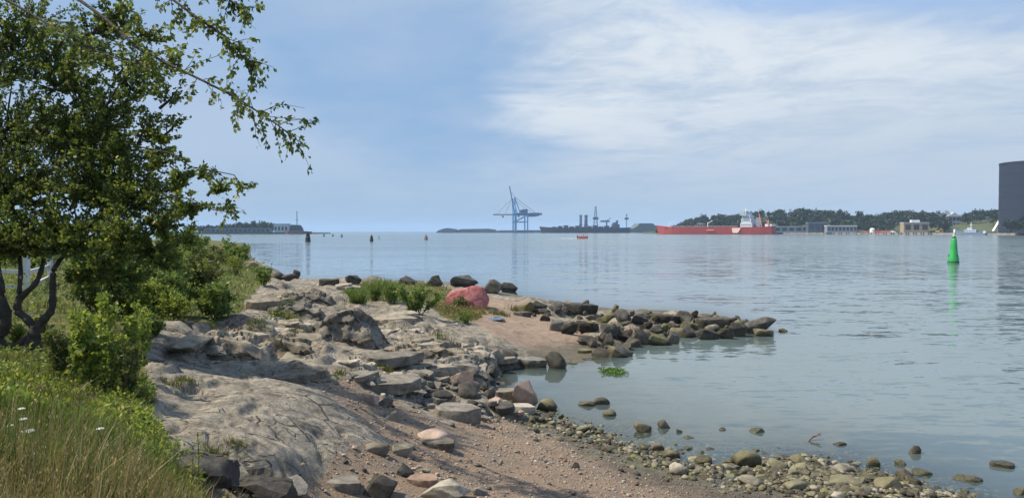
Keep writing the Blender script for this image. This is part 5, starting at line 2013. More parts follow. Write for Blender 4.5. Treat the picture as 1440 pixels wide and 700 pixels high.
# fine gravel
def shingle():
    n = 5200
    px = RNG.triangular(700, 1150, 1420, n)
    yc, sd = strip_y(px)
    py = RNG.normal(yc, sd * .6)
    ok = py < 720
    px, py = px[ok], py[ok]
    D = np.full(len(px), 14.0)
    for _ in range(6):
        x = (px - 720) / F * D
        D = (EYE - np.maximum(height(x, D), -.06)) * F / (py - 325)
    x = (px - 720) / F * D
    z = height(x, D)
    k = (z > -.16) & (z < .34)
    x, y, z = x[k], D[k], z[k]
    n = len(x)
    bm = bmesh.new()
    bmesh.ops.create_icosphere(bm, subdivisions=2, radius=.5)
    bv = np.array([v.co[:] for v in bm.verts])
    bf = np.array([[v.index for v in f.verts] for f in bm.faces])
    bm.free()
    size = np.clip(RNG.lognormal(math.log(.078), .38, n), .035, .17)
    sc = size[:, None] * np.stack((RNG.uniform(.9, 1.4, n), RNG.uniform(.7, 1.1, n), RNG.uniform(.4, .8, n)), 1)
    a = RNG.uniform(0, 6.28, n)
    dirs = rand_dir(6)
    v = np.repeat(bv[None], n, 0)
    for j in range(6):
        d = rand_dir(n)
        e = (v * d[:, None]).sum(-1) - RNG.uniform(.26, .42, (n, 1))
        v = v - np.maximum(e, 0)[..., None] * d[:, None] * .9
    v = v * sc[:, None]
    ca, sa = np.cos(a)[:, None], np.sin(a)[:, None]
    V = np.stack((v[..., 0] * ca - v[..., 1] * sa + x[:, None], v[..., 0] * sa + v[..., 1] * ca + y[:, None], v[..., 2] + (z + size * .1)[:, None]), -1).reshape(-1, 3)
    Fs = (bf[None] + (np.arange(n) * len(bv))[:, None, None]).reshape(-1)
    me = mesh_np('shingle', V, Fs, np.full(n * len(bf), 3))
    face_attr(me, 'rnd', np.repeat(RNG.random(n), len(bf)))
    m = bpy.data.materials.new('shingle')
    m.use_nodes = True
    T = NT(m.node_tree)
    out = T.n('ShaderNodeOutputMaterial')
    b = T.n('ShaderNodeBsdfPrincipled')
    T.t.links.new(b.outputs[0], out.inputs[0])
    r = T.n('ShaderNodeAttribute', attribute_name='rnd').outputs['Fac']
    c = T.ramp(r, [(0, (.022, .02, .014)), (.35, (.06, .055, .034)), (.6, (.125, .112, .07)), (.82, (.20, .182, .12)), (.95, (.31, .28, .21)), (1, (.15, .17, .04))])
    nz = T.noise(T.n('ShaderNodeNewGeometry').outputs['Position'], 22, 4, .7)
    c = T.mix(T.ss(nz, .5, .7, 0, .7), c, (.05, .048, .03))
    T.set(b.inputs['Base Color'], c)
    b.inputs['Roughness'].default_value = .75
    T.set(b.inputs['Normal'], T.n('ShaderNodeBump', ins={'Height': nz, 'Strength': .7, 'Distance': .02}).outputs[0])
    o = link('shingle', me, m)
    tag(o, 'small weedy shingle packed between the cobbles of the waterline', 'shingle', kind='stuff')


shingle()


def gravel():
    n = 20000
    px = RNG.uniform(380, 1330, n)
    D = np.exp(RNG.uniform(math.log(8), math.log(20), n))
    x, y = (px - 720) / F * D, D
    s, g, p = masks(x, y)
    yc, sd = strip_y(px)
    z = height(x, y)
    strip = np.abs(z) < .28
    keep = (s > .5) | (strip & (g < .5) & (px > 700))
    x, y, z = x[keep], y[keep], z[keep]
    n = len(x)
    bm = bmesh.new()
    bmesh.ops.create_icosphere(bm, subdivisions=1, radius=.5)
    bv = np.array([v.co[:] for v in bm.verts])
    bf = np.array([[v.index for v in f.verts] for f in bm.faces])
    bm.free()
    size = np.clip(RNG.lognormal(math.log(.022), .45, n), .01, .06) * (y / 11)
    sc = size[:, None] * np.stack((RNG.uniform(.8, 1.3, n), RNG.uniform(.7, 1.1, n), RNG.uniform(.4, .8, n)), 1)
    a = RNG.uniform(0, 6.28, n)
    v = bv[None] * (1 + RNG.uniform(-.2, .2, (n, len(bv), 1))) * sc[:, None]
    ca, sa = np.cos(a)[:, None], np.sin(a)[:, None]
    V = np.stack((v[..., 0] * ca - v[..., 1] * sa + x[:, None], v[..., 0] * sa + v[..., 1] * ca + y[:, None], v[..., 2] + (z + size * .12)[:, None]), -1).reshape(-1, 3)
    Fs = (bf[None] + (np.arange(n) * len(bv))[:, None, None]).reshape(-1)
    me = mesh_np('gravel', V, Fs, np.full(n * len(bf), 3))
    face_attr(me, 'rnd', np.repeat(RNG.random(n), len(bf)))
    m = bpy.data.materials.new('gravel')
    m.use_nodes = True
    T = NT(m.node_tree)
    out = T.n('ShaderNodeOutputMaterial')
    b = T.n('ShaderNodeBsdfPrincipled')
    T.t.links.new(b.outputs[0], out.inputs[0])
    r = T.n('ShaderNodeAttribute', attribute_name='rnd').outputs['Fac']
    c = T.ramp(r, [(0, (.05, .042, .036)), (.2, (.17, .135, .108)), (.4, (.30, .22, .168)), (.6, (.37, .275, .21)), (.78, (.24, .215, .18)), (.92, (.34, .30, .25)), (1, (.46, .43, .38))])
    z_ = T.n('ShaderNodeSeparateXYZ', ins={0: T.n('ShaderNodeNewGeometry').outputs['Position']}).outputs[2]
    c = T.mix(T.ss(z_, .08, .3, .75, 0), c, (.07, .065, .045))
    T.set(b.inputs['Base Color'], c)
    b.inputs['Roughness'].default_value = .8
    o = link('gravel', me, m)
    tag(o, 'fine reddish and grey gravel covering the beach', 'gravel', kind='stuff')


gravel()

# stranded stick
p = Vector(((1147 - 720) / F * (EYE * F / 295), EYE * F / 295, 0))
r = empty('driftwood_stick', p)
tag(r, 'brownish stick stranded across the shallows', 'stick')
M_wood = mat('grey_driftwood', (.17, .13, .10), .85, .3, 12)
MB().tube([(-.17, -.08, -.02), (-.05, -.02, .07), (.08, .03, .10), (.18, .10, .12)], [.02, .026, .024, .012], 8).build('stem', M_wood, r)
MB().tube([(.02, .01, .09), (.10, -.04, .12), (.16, -.05, .13)], [.016, .012, .006], 6).build('side_twig', M_wood, r)
# green weed on the water in the mouth of the cove
D = EYE * F / 199
P = np.stack((RNG.normal(0, .17, 700), RNG.normal(0, .30, 700), RNG.uniform(.005, .05, 700)), 1)
P = P[(np.abs(P[:, 0]) < .42) & (np.abs(P[:, 1]) < .7)]
A_ = rand_dir(len(P))
A_[:, 2] = np.abs(A_[:, 2]) * .25
me = leaves_np(P, A_, RNG.uniform(.06, .14, len(P)), .4, None, 'seaweed')
o = link('seaweed', me, foliage_mat('green_weed', (.05, .12, .03), (.14, .25, .05), None, .96, .2))
o.location = at(864, D)
tag(o, 'bright green patch of seaweed on the cove water', 'seaweed', kind='stuff')
# rain pool on the pink slope
p = hit(697, 449)
me = bpy.data.meshes.new('rain_pool')
nn = 24
vs = [(.34 * math.cos(2 * math.pi * i / nn) * random.uniform(.8, 1.1), .75 * math.sin(2 * math.pi * i / nn) * random.uniform(.8, 1.1), 0) for i in range(nn)]
me.from_pydata(vs, [], [tuple(range(nn))])
mp_ = bpy.data.materials.new('pool_water')
mp_.use_nodes = True
pb = mp_.node_tree.nodes['Principled BSDF']
pb.inputs['Base Color'].default_value = (.05, .06, .06, 1)
pb.inputs['Roughness'].default_value = .03
o = link('rain_pool', me, mp_)
o.location = (p.x, p.y, hz(p.x, p.y) + .06)
tag(o, 'small rain pool reflecting the sky on the pink rock', kind='structure')

# ------------------------------------------------------------------ plants
L_TREE = foliage_mat('tree_leaves', (.036, .070, .016), (.18, .245, .055), (.44, .40, .07), .94, .5)
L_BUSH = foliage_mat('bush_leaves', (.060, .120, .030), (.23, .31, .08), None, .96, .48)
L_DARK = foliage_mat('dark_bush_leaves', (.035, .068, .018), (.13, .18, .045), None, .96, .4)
L_HERB = foliage_mat('herb_leaves', (.13, .21, .03), (.37, .44, .08), (.48, .44, .12), .92, .5)
L_PALE = foliage_mat('pale_bush_leaves', (.060, .085, .024), (.135, .155, .045), (.22, .17, .06), .9, .35)
L_DRY = foliage_mat('dry_plants', (.13, .085, .03), (.22, .17, .06), None, .96, .2)
M_stem = mat('green_stem', (.09, .10, .04), .8, .25, 20)


def bent(p, q, k=6, amp=.08):
    p, q = Vector(p), Vector(q)
    L = (q - p).length
    o1 = Vector((random.uniform(-1, 1), random.uniform(-1, 1), random.uniform(-.3, 1))) * amp * L
    o2 = Vector((random.uniform(-1, 1), random.uniform(-1, 1), random.uniform(-.5, .5))) * amp * L * .5
    pts = []
    for i in range(k + 1):
        t = i / k
        pts.append(p.lerp(q, t) + o1 * math.sin(t * math.pi) + o2 * math.sin(t * 2 * math.pi))
    return pts


def tapered(n, r0, r1):
    return [r0 + (r1 - r0) * i / (n - 1) for i in range(n)]


def at_z(px, py, D):
    return at(px, D, zat(py, D))


TS = 1.3
TREE_D = 12.9
tb = at(36, TREE_D)
tb.z = hz(tb.x, tb.y)
tree = empty('leafy_tree', tb)
tag(tree, 'big dark green tree with several twisted trunks beside the grass', 'tree')
O = tb.copy()


def tp(px, py, D=9.9):
    return at_z(px, py, D * TS) - O


M_tbark = mat('tree_bark', (.045, .038, .030), .9, .4, 9, bump=.8)


def limb(pts, r, name='limb', n=9):
    # smooth a coarse polyline
    P = [Vector(p) for p in pts]
    out = []
    for i in range(len(P) - 1):
        p0, p1, p2, p3 = P[max(i - 1, 0)], P[i], P[i + 1], P[min(i + 2, len(P) - 1)]
        for j in range(5):
            t = j / 5
            out.append(.5 * ((2 * p1) + (p2 - p0) * t + (2 * p0 - 5 * p1 + 4 * p2 - p3) * t * t + (3 * p1 - p0 - 3 * p2 + p3) * t ** 3))
    out.append(P[-1])
    rad = [r[0] + (r[1] - r[0]) * i / (len(out) - 1) for i in range(len(out))]
    rad = [q * (1 + .12 * math.sin(i * 1.7)) for i, q in enumerate(rad)]
    MB().tube(out, rad, n).build(name, M_tbark, tree, True)


limb([tp(40, 522), tp(41, 500), tp(45, 478), tp(50, 459)], (.15, .10), 'trunk', 12)
limb([tp(49, 462), tp(62, 447), tp(72, 433), tp(73, 405), tp(75, 380), tp(84, 366, 10.1), tp(110, 330, 10.5), tp(140, 260, 10.9), tp(150, 200, 11.0)], (.075, .015))
limb([tp(50, 464), tp(36, 448), tp(22, 434), tp(31, 416), tp(50, 397), tp(60, 370, 10.2), tp(66, 330, 10.6), tp(85, 240, 11.1), tp(95, 160, 11.2)], (.075, .015))
limb([tp(24, 436), tp(26, 410), tp(28, 370, 10.2), tp(20, 300, 10.8), tp(10, 200, 11.3), tp(20, 120, 11.4)], (.05, .012))
limb([tp(2, 520), tp(8, 500), tp(22, 488), tp(34, 478), tp(44, 474)], (.10, .06))
limb([tp(2, 515), tp(-6, 480), tp(6, 452), tp(-2, 410), tp(-12, 340, 10.4), tp(-40, 200, 11), tp(-60, 40, 11)], (.13, .05), 'trunk')

CL = [
    (205, 40, 9.6, .45, 340, .6), (255, 75, 9.4, .32, 170, .6), (130, 110, 10.2, .6, 700, .8), (170, 20, 9.8, .5, 420, .6),
    (190, 90, 10, .6, 620, .7), (150, 165, 10.2, .6, 900, .8), (245, 130, 9.8, .35, 200, .8), (90, 60, 10.4, .8, 1300, .8), (30, 40, 10.5, .8, 1200, .8), (215, 180, 10, .4, 420, .8),
    (200, 120, 10, .5, 420, .7), (245, 175, 9.8, .35, 200, .8), (90, 150, 10.3, .7, 900, .8), (230, 215, 9.8, .4, 420, .8), (130, 60, 10.1, .6, 520, .7), (118, 385, 9.8, .35, 700, .4), (175, 382, 9.9, .45, 1000, .45), (235, 362, 9.8, .35, 600, .5), 
    # column, row, distance, radius (m), leaves, vertical squash
    (30, 320, 9.9, .75, 3600, .8), (110, 315, 10.0, .75, 3600, .75), (175, 320, 9.7, .55, 2200, .75), (50, 240, 10.3, .9, 4600, .9), (140, 245, 10.2, .85, 4400, .8), (205, 265, 9.9, .6, 2700, .8),
    (235, 300, 9.7, .40, 1100, .9), (30, 160, 10.6, .9, 3300, .9), (110, 180, 10.4, .8, 3000, .8), (185, 205, 10.1, .55, 1500, .8), (-60, 250, 10.5, 1.2, 4200, 1), (-60, 340, 10, .9, 2400, .7),
    (80, 338, 9.7, .45, 1100, .5), (140, 365, 9.7, .5, 1200, .5), (10, 335, 9.6, .5, 900, .5), (250, 250, 9.7, .32, 520, .8), (275, 285, 9.5, .26, 300, .9), (305, 262, 9.4, .24, 190, .7), (262, 330, 9.6, .25, 220, .8),
    (322, 285, 9.4, .16, 60, .8), (290, 240, 9.6, .2, 110, .7), (215, 345, 9.8, .4, 800, .6),
    (20, 70, 10.7, .9, 1500, .9), (100, 100, 10.4, .7, 1000, .7), (60, 20, 10.5, .8, 1100, .8), (-60, 100, 10.6, 1.2, 2600, 1), (-40, -60, 10.5, 1.3, 2200, 1), (100, -60, 10.2, .9, 1300, .8), (160, 140, 10.2, .5, 420, .6), (150, 30, 9.9, .5, 420, .6),
]
LP_, LA_, LS_ = [], [], []
tw = MB()


def twig_leaves(pts, n, spread=.05, size=(.05, .092), droop=.3):
    pts = np.array([p[:] for p in pts])
    k = RNG.uniform(.15, 1, n) * (len(pts) - 1)
    i = np.minimum(k.astype(int), len(pts) - 2)
    f = (k - i)[:, None]
    P = pts[i] * (1 - f) + pts[i + 1] * f
    d = rand_dir(n) + (pts[i + 1] - pts[i]) / (np.linalg.norm(pts[i + 1] - pts[i], axis=1, keepdims=True) + 1e-9) * .7
    d[:, 2] -= droop
    LP_.append(P + rand_dir(n) * spread * RNG.random((n, 1)))
    LA_.append(d)
    LS_.append(RNG.uniform(*size, n))


for px, py, D, rad, n, sq in CL:
    c = tp(px, py, D + .3)
    rad *= TS
    n = int(n * (1.15 if n > 900 else 1.5))
    k = max(6, int(n / 42))
    root = c + Vector((random.uniform(-.4, .1), random.uniform(-.2, .2), -.6 * sq)) * rad
    tw.tube(bent(c + Vector((-.55, .1, -.75 * sq)) * rad, c, 4, .12), tapered(5, .028, .014), 6, False)
    for j in range(k):
        d = Vector(rand_dir(1)[0])
        q = rad * random.random() ** .4
        e = c + Vector((d.x * q, d.y * q, d.z * q * sq))
        s_ = root.lerp(e, random.uniform(.0, .35))
        pts = bent(s_, e, 4, .14)
        tw.tube(pts, tapered(5, .011, .003), 4, False)
        twig_leaves(pts, int(n / k), .07)
# the long boughs that reach out over the sky
BOUGHS = [
    ([(40, -70, 9.6), (95, -15, 9.2), (150, 25, 8.9), (200, 70, 8.6), (245, 93, 8.4), (290, 115, 8.2), (335, 138, 8.1), (365, 158, 8.0), (390, 175, 7.9), (408, 188, 7.9)], .030, 720, .42),
    ([(-20, -20, 9.4), (40, 15, 9.2), (90, 45, 9.0), (140, 72, 8.8), (180, 88, 8.6), (225, 92, 8.5)], .024, 640, .35),
    ([(120, -90, 9.0), (190, -40, 8.7), (240, -5, 8.4), (280, 25, 8.2), (315, 48, 8.1), (340, 75, 8.0), (358, 98, 8.0)], .028, 760, .30),
    ([(220, -80, 8.6), (280, -35, 8.3), (320, -5, 8.1), (350, 18, 8.0)], .02, 520, .26),
    ([(150, 150, 9.8), (170, 120, 9.5), (190, 100, 9.3), (215, 85, 9.0)], .014, 60, .2),
    ([(190, 205, 9.8), (240, 215, 9.6), (270, 235, 9.4), (300, 240, 9.3), (330, 246, 9.2), (342, 262, 9.2)], .013, 150, .2),
    ([(230, 275, 9.6), (270, 280, 9.4), (300, 295, 9.3), (335, 300, 9.2)], .011, 90, .18),
]
for pts, r0, n, side in BOUGHS:
    P = [tp(*q) for q in pts]
    tw.tube(P, tapered(len(P), r0, .006), 7, False)
    m = max(6, n // 14)
    for j in range(m):
        t = (random.uniform(.12, 1) ** .8) * (len(P) - 1)
        i = min(int(t), len(P) - 2)
        b = P[i].lerp(P[i + 1], t - i)
        ax = (P[i + 1] - P[i]).normalized()
        d = (ax * random.uniform(.4, 1.2) + Vector(rand_dir(1)[0]) * .9 + Vector((0, 0, -.25))).normalized()
        e = b + d * side * TS * random.uniform(.4, 1.3)
        q = bent(b, e, 4, .12)
        tw.tube(q, tapered(5, .006, .002), 4, False)
        twig_leaves(q, max(3, n // m), .05, (.055, .095), .5)
tw.build('branches', M_tbark, tree)
me = leaves_np(np.concatenate(LP_), np.concatenate(LA_), np.concatenate(LS_), .62, None, 'crown')
link('crown', me, L_TREE, tree)


def shrub(name, label, base, w, h, n, leaf, m, cat='bush', group='bushes on the left bank', stems=9, up=.55, shape=1.0, wide=.55):
    """many stems fanning from the base, leaves along their upper part"""
    r = empty(name, base)
    tag(r, label, cat, group, 'thing')
    sm = MB()
    P, A, S = [], [], []
    for i in range(stems):
        a = 2 * math.pi * (i + random.random() * .8) / stems
        q = (random.random() ** .6) * w * .5
        top = Vector((math.cos(a) * q, math.sin(a) * q, h * random.uniform(.62, 1.0) * (1 - .38 * shape * (2 * q / w) ** 2)))
        st_ = bent((math.cos(a) * w * .06, math.sin(a) * w * .06, -.1), top, 5, .07)
        sm.tube(st_, tapered(6, .012 + .005 * h, .003), 4, False)
        for j in range(5):
            t = random.uniform(.25, .98) * 5
            k = min(int(t), 4)
            b = st_[k].lerp(st_[k + 1], t - k)
            d = Vector(rand_dir(1)[0])
            d.z = abs(d.z) * .7
            e = b + d * random.uniform(.10, .30) * min(w, h)
            br = [b, b.lerp(e, .5) + Vector((0, 0, .02)), e]
            sm.tube(br, tapered(3, .006, .002), 3, False)
            nn = max(3, n // (stems * 6))
            k2 = RNG.random((nn, 1))
            pp_ = np.array(b[:]) * (1 - k2) + np.array(e[:]) * k2
            P.append(pp_ + rand_dir(nn) * leaf * 1.1 * RNG.random((nn, 1)))
            dd_ = rand_dir(nn)
            dd_[:, 2] = dd_[:, 2] * .8 + up * .5
            A.append(dd_)
            S.append(leaf * RNG.uniform(.7, 1.25, nn))
        nn = max(4, n // (stems * 6))
        k2 = RNG.uniform(.3, 1, nn) * 4.999
        ki = k2.astype(int)
        arr = np.array([p[:] for p in st_])
        f = (k2 - ki)[:, None]
        P.append(arr[ki] * (1 - f) + arr[ki + 1] * f + rand_dir(nn) * leaf * .5)
        dd_ = rand_dir(nn)
        dd_[:, 2] += up
        A.append(dd_)
        S.append(leaf * RNG.uniform(.7, 1.25, nn))
    sm.build('stems', M_stem, r)
    me = leaves_np(np.concatenate(P), np.concatenate(A), np.concatenate(S), wide, None, 'foliage')
    link('foliage', me, m, r)
    return r


def shrub_px(name, label, x0, y0, x1, y1, n, leaf, m, D=None, **kw):
    cx = (x0 + x1) / 2
    cat_ = name
    if D is None:
        p = hit(cx, y1)
        D = p.y
    else:
        p = at(cx, D)
        p.z = hz(p.x, p.y)
    w = (x1 - x0) / F * D * (.72 if cat_ == 'leafy_sapling' else 1)
    h = zat(y0, D) - p.z
    base = at(cx, D + w * .3, 0)
    base.z = hz(base.x, base.y) - .04
    return shrub(name, label, base, w, h * 1.03, n, leaf, m, **kw)


shrub_px('round_bush', 'dense round dark green bush at the edge of the bare rock', 262, 390, 342, 452, 4200, .10, L_BUSH, stems=16)
shrub_px('bush', 'mid green bush left of the dense round one', 205, 372, 275, 446, 3600, .10, L_BUSH, stems=14)
shrub_px('bush', 'pale yellowish green bush behind the dense round one', 250, 352, 315, 418, 3000, .12, L_PALE, stems=14)
shrub_px('bush', 'feathery green bush farthest out on the left bank', 302, 328, 352, 373, 2600, .22, L_BUSH, D=58, stems=14)
shrub_px('bush', 'small upright green bush near the shore boulders', 357, 372, 382, 400, 1100, .12, L_BUSH, stems=8)
shrub_px('bush', 'low yellowish bush below the farthest green bush', 268, 340, 312, 378, 1800, .18, L_PALE, D=48, stems=12)
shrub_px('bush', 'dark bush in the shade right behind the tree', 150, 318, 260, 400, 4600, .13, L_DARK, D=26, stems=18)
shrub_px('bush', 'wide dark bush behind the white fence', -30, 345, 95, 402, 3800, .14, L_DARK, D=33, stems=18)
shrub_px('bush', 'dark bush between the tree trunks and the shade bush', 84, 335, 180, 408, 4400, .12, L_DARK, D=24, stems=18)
shrub_px('bush', 'tall dark bush reaching the horizon at the left bank', 215, 315, 300, 372, 3600, .2, L_BUSH, D=44, stems=16)
shrub_px('bush', 'grey green bush in front of the shade bush', 165, 385, 225, 446, 2600, .09, L_HERB, stems=13)
shrub_px('bush', 'small dark bush on the rock platform left of the ledges', 196, 440, 232, 474, 1100, .06, L_DARK, stems=9)
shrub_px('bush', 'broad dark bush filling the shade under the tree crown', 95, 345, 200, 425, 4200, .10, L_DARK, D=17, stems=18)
shrub_px('bush', 'deep green bush at the right end of the shaded thicket', 185, 345, 262, 415, 3600, .11, L_BUSH, D=21, stems=16)
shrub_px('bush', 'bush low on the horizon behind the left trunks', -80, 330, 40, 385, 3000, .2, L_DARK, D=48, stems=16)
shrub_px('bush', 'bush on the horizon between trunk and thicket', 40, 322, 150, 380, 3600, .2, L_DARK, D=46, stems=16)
shrub_px('bush', 'lighter green bush between round bush and saplings', 215, 405, 268, 456, 2400, .08, L_HERB, D=17.5, stems=13)
for x0, y0, x1, y1, lab in [(228, 378, 262, 424, 'spiky pale weeds rising between the dark thicket and the round bush'), (270, 362, 300, 402, 'spiky pale weeds behind the round bush'), (196, 396, 226, 440, 'spiky weeds beside the grey green bush'),
                            (318, 352, 344, 388, 'spiky weeds in front of the farthest green bush'), (150, 372, 182, 420, 'spiky weeds at the left of the dark thicket'), (240, 345, 268, 385, 'spiky weeds high on the bank below the horizon')]:
    shrub_px('spiky_weeds', lab, x0, y0, x1, y1, 900, .13, L_HERB, cat='weeds', group='spiky weeds on the left bank', stems=16, up=1.4, shape=.2, wide=.25)
G2 = 'green plants around the red boulder'
shrub_px('bush', 'dark leafy bush left of the red boulder', 548, 393, 622, 442, 3600, .10, L_BUSH, group=G2, stems=15)
shrub_px('bush', 'small bush in front of the red boulder', 634, 414, 662, 432, 900, .07, L_DARK, group=G2, stems=9)
shrub_px('bush', 'small round bush below the red boulder', 640, 433, 669, 456, 1000, .06, L_BUSH, group=G2, stems=9)
for i, (x0, y0, x1, y1, lab) in enumerate([(486, 400, 520, 424, 'reed like clump at the left end of the green strip'), (508, 394, 545, 424, 'tallest reed like clump of the green strip'),
                                           (533, 396, 568, 428, 'reed like clump touching the dark leafy bush')]):
    shrub_px('reed_clump', lab, x0, y0, x1, y1, 1500, .20, L_BUSH, group=G2, cat='reeds', stems=20, up=2.2, shape=.2, wide=.13)

H_ = 'leafy saplings beside the tree'
for x0, y0, x1, y1, lab in [
    (52, 440, 100, 530, 'sapling right against the tree trunk'), (88, 415, 138, 525, 'tall bright sapling right of the tree trunk'), (120, 400, 165, 500, 'sapling with the topmost pale leaves'),
    (128, 440, 176, 535, 'broad sapling in front of the tall bright one'), (160, 392, 205, 480, 'sapling beside the grey green bush'), (95, 462, 146, 545, 'low sapling at the edge of the tall grass'),
    (158, 455, 200, 512, 'sapling at the left end of the rock platform'), (8, 425, 36, 478, 'bright young shoots seen between the trunks'), (38, 410, 66, 450, 'bright shoots in the fork of the trunks'), (178, 420, 214, 470, 'small sapling by the flat rock platform'),
]:
    D = 9.2 if y1 > 500 else 10.2 if y1 > 475 else 11.5
    y0 += random.uniform(-12, 30)
    D = 13.6 if 'seen between' in lab or 'fork' in lab else D
    shrub_px('leafy_sapling', lab, x0, y0, x1, y1, 640, random.uniform(.06, .09), random.choice([L_HERB, L_HERB, L_HERB, L_PALE]), D=D, group=H_, cat='sapling', stems=7, shape=.25, wide=.6)


# ------------------------------------------------------------------ grass
def blades(name, label, x, y, h, wd, m, lean=.35, rnd=None, cat='grass'):
    n = len(x)
    z = height(x, y)
    a = RNG.uniform(0, 6.28, n)
    ln = np.abs(RNG.normal(0, lean, n))
    dx, dy = np.cos(a) * ln + .10, np.sin(a) * ln
    b = RNG.uniform(0, 6.28, n)
    sx, sy = np.cos(b) * wd * .5, np.sin(b) * wd * .5
    lv = []
    for t, k in ((0, 1.0), (.45, .85), (.8, .5)):
        cx, cy, cz = x + dx * h * t * t, y + dy * h * t * t, z - .02 + h * t * (1 - .18 * ln * t)
        lv.append(np.stack((cx - sx * k, cy - sy * k, cz), 1))
        lv.append(np.stack((cx + sx * k, cy + sy * k, cz), 1))
    lv.append(np.stack((x + dx * h, y + dy * h, z + h * (1 - .2 * ln)), 1))
    V = np.stack(lv, 1).reshape(-1, 3)
    o = (np.arange(n) * 7)[:, None]
    q = np.concatenate([o + np.array([[0, 1, 3, 2]]), o + np.array([[2, 3, 5, 4]]), o + np.array([[4, 5, 6, 6]])[:, :3]], 1)
    me = mesh_np(name, V, q.ravel(), np.tile([4, 4, 3], n))
    face_attr(me, 'rnd', np.repeat(RNG.random(n) if rnd is None else rnd, 3))
    ob = link(name, me, m)
    tag(ob, label, cat, kind='stuff')
    return ob


def scatter(n, px0, px1, D0, D1, test=None):
    px = RNG.uniform(px0, px1, n)
    D = np.exp(RNG.uniform(math.log(D0), math.log(D1), n))
    x, y = (px - 720) / F * D, D
    if test is not None:
        k = test(x, y, px)
        x, y = x[k], y[k]
    return x, y


G_GREEN = foliage_mat('grass_green', (.018, .058, .012), (.075, .145, .028), (.22, .19, .07), .84, .32)
G_STRAW = foliage_mat('grass_straw', (.17, .125, .05), (.40, .31, .15), (.48, .40, .22), .9, .25)
G_LOW = foliage_mat('grass_low', (.045, .065, .014), (.13, .145, .03), (.22, .17, .05), .85, .3)


def tall_zone(x, y, px):
    s, g, p = masks(x, y)
    edge = np.interp(y, [3, 4.6, 5.6, 6.8, 8.2], [500, 395, 350, 300, 215])
    return (g > .5) & (px < edge + 25 * perlin(x * 2, y * 2, 5)) & (RNG.random(len(x)) < .35 + .9 * sstep(perlin(x * 1.2, y * 1.2, 15), -.3, .2))


x, y = scatter(36000, -330, 470, 3.1, 7.2, tall_zone)
hh = RNG.uniform(.28, .72, len(x)) * (1 + .5 * perlin(x * 1.7, y * 1.7, 45)) * np.interp(y, [3, 4.4, 5.4, 7.2], [.75, .92, .66, .30]) * np.interp(x / y * F + 720, [150, 330], [1, .55])
kk_ = RNG.random(len(x)) < np.interp(y, [3, 4.2, 5.0], [.5, .6, 1])
x, y, hh = x[kk_], y[kk_], hh[kk_]
blades('tall_grass', 'tall green grass in the near corner under the tree', x, y, hh, RNG.uniform(.007, .016, len(x)), G_GREEN)
x, y = scatter(46000, -330, 500, 3.0, 6.6, lambda a, b, c: tall_zone(a, b, c) & (RNG.random(len(a)) < np.interp(b, [3, 4.3, 5.0, 6.6], [1, .9, .30, .12])))
hh = RNG.uniform(.36, .74, len(x)) * np.where(RNG.random(len(x)) < .1, 1.28, 1) * np.interp(y, [3, 4.4, 5.4, 7.2], [.78, .95, .66, .30]) * np.interp(x / y * F + 720, [150, 330], [1, .62])
blades('dry_grass', 'straw coloured dry grass stalks standing among the green grass', x, y, hh, RNG.uniform(.005, .011, len(x)), G_STRAW, .25)
# seed heads on a part of the stalks
k = RNG.random(len(x)) < .13
sx_, sy_, sh_ = x[k], y[k], hh[k]
zb = height(sx_, sy_)
P, A, S = [], [], []
for i in range(len(sx_)):
    nn = 9
    t = RNG.uniform(.72, 1.0, nn)
    P.append(np.stack((sx_[i] + .10 * sh_[i] * t * t + RNG.normal(0, .008, nn), sy_[i] + RNG.normal(0, .008, nn), zb[i] + sh_[i] * t), 1))
    d = rand_dir(nn) * .6
    d[:, 2] += 1
    A.append(d)
    S.append(RNG.uniform(.015, .03, nn))
me = leaves_np(np.concatenate(P), np.concatenate(A), np.concatenate(S), .35, None, 'seed_heads')
o = link('seed_heads', me, G_STRAW)
tag(o, 'pale seed heads above the tall grass', 'grass', kind='stuff')
x, y = scatter(52000, -330, 700, 6.6, 75, lambda a, b, c: (masks(a, b)[1] > .5) & (RNG.random(len(a)) < .25 + sstep(perlin(a * .8, b * .8, 25), -.35, .25)))
hh = RNG.uniform(.08, .24, len(x)) * np.interp(y, [7, 20, 60], [.9, 1, 1.5])
blades('short_grass', 'short yellow green grass and moss on the bank', x, y, hh, RNG.uniform(.006, .014, len(x)) * np.interp(y, [7, 20, 75], [1, 1.8, 5]), G_LOW, .6)
# low leafy ground cover on the bank
x, y = scatter(44000, -300, 420, 8.2, 70, lambda a, b, c: (masks(a, b)[1] > .5) & (perlin(a * .55, b * .55, 35) > -.12))
z = height(x, y)
sz = RNG.uniform(.035, .075, len(x)) * np.interp(y, [8, 20, 60], [1, 1.5, 3.4])
hc = sstep(perlin(x * .55, y * .55, 35), -.12, .5) * np.interp(y, [8, 14, 60], [.25, .6, 1.3])
A = rand_dir(len(x))
A[:, 2] = np.abs(A[:, 2]) * .6
me = leaves_np(np.stack((x, y, z + hc * RNG.random(len(x))), 1), A, sz, .55, None, 'ground_cover')
o = link('ground_cover', me, L_BUSH)
tag(o, 'low mixed weeds covering the bank between the bushes', 'weeds', kind='stuff')
x, y = scatter(9000, -60, 300, 6.4, 9.6, lambda a, b, c: (masks(a, b)[1] > .5) & (perlin(a * 1.3, b * 1.3, 65) > -.15))
z = height(x, y)
A = rand_dir(len(x))
A[:, 2] = np.abs(A[:, 2]) * .8 + .2
me = leaves_np(np.stack((x, y, z + RNG.random(len(x)) * .22 * sstep(perlin(x * 1.3, y * 1.3, 65), -.15, .4)), 1), A, RNG.uniform(.03, .075, len(x)), .5, None, 'low_weeds')
tag(link('low_weeds', me, L_HERB), 'bright yellow green low weeds where the tall grass ends', 'weeds', kind='stuff')
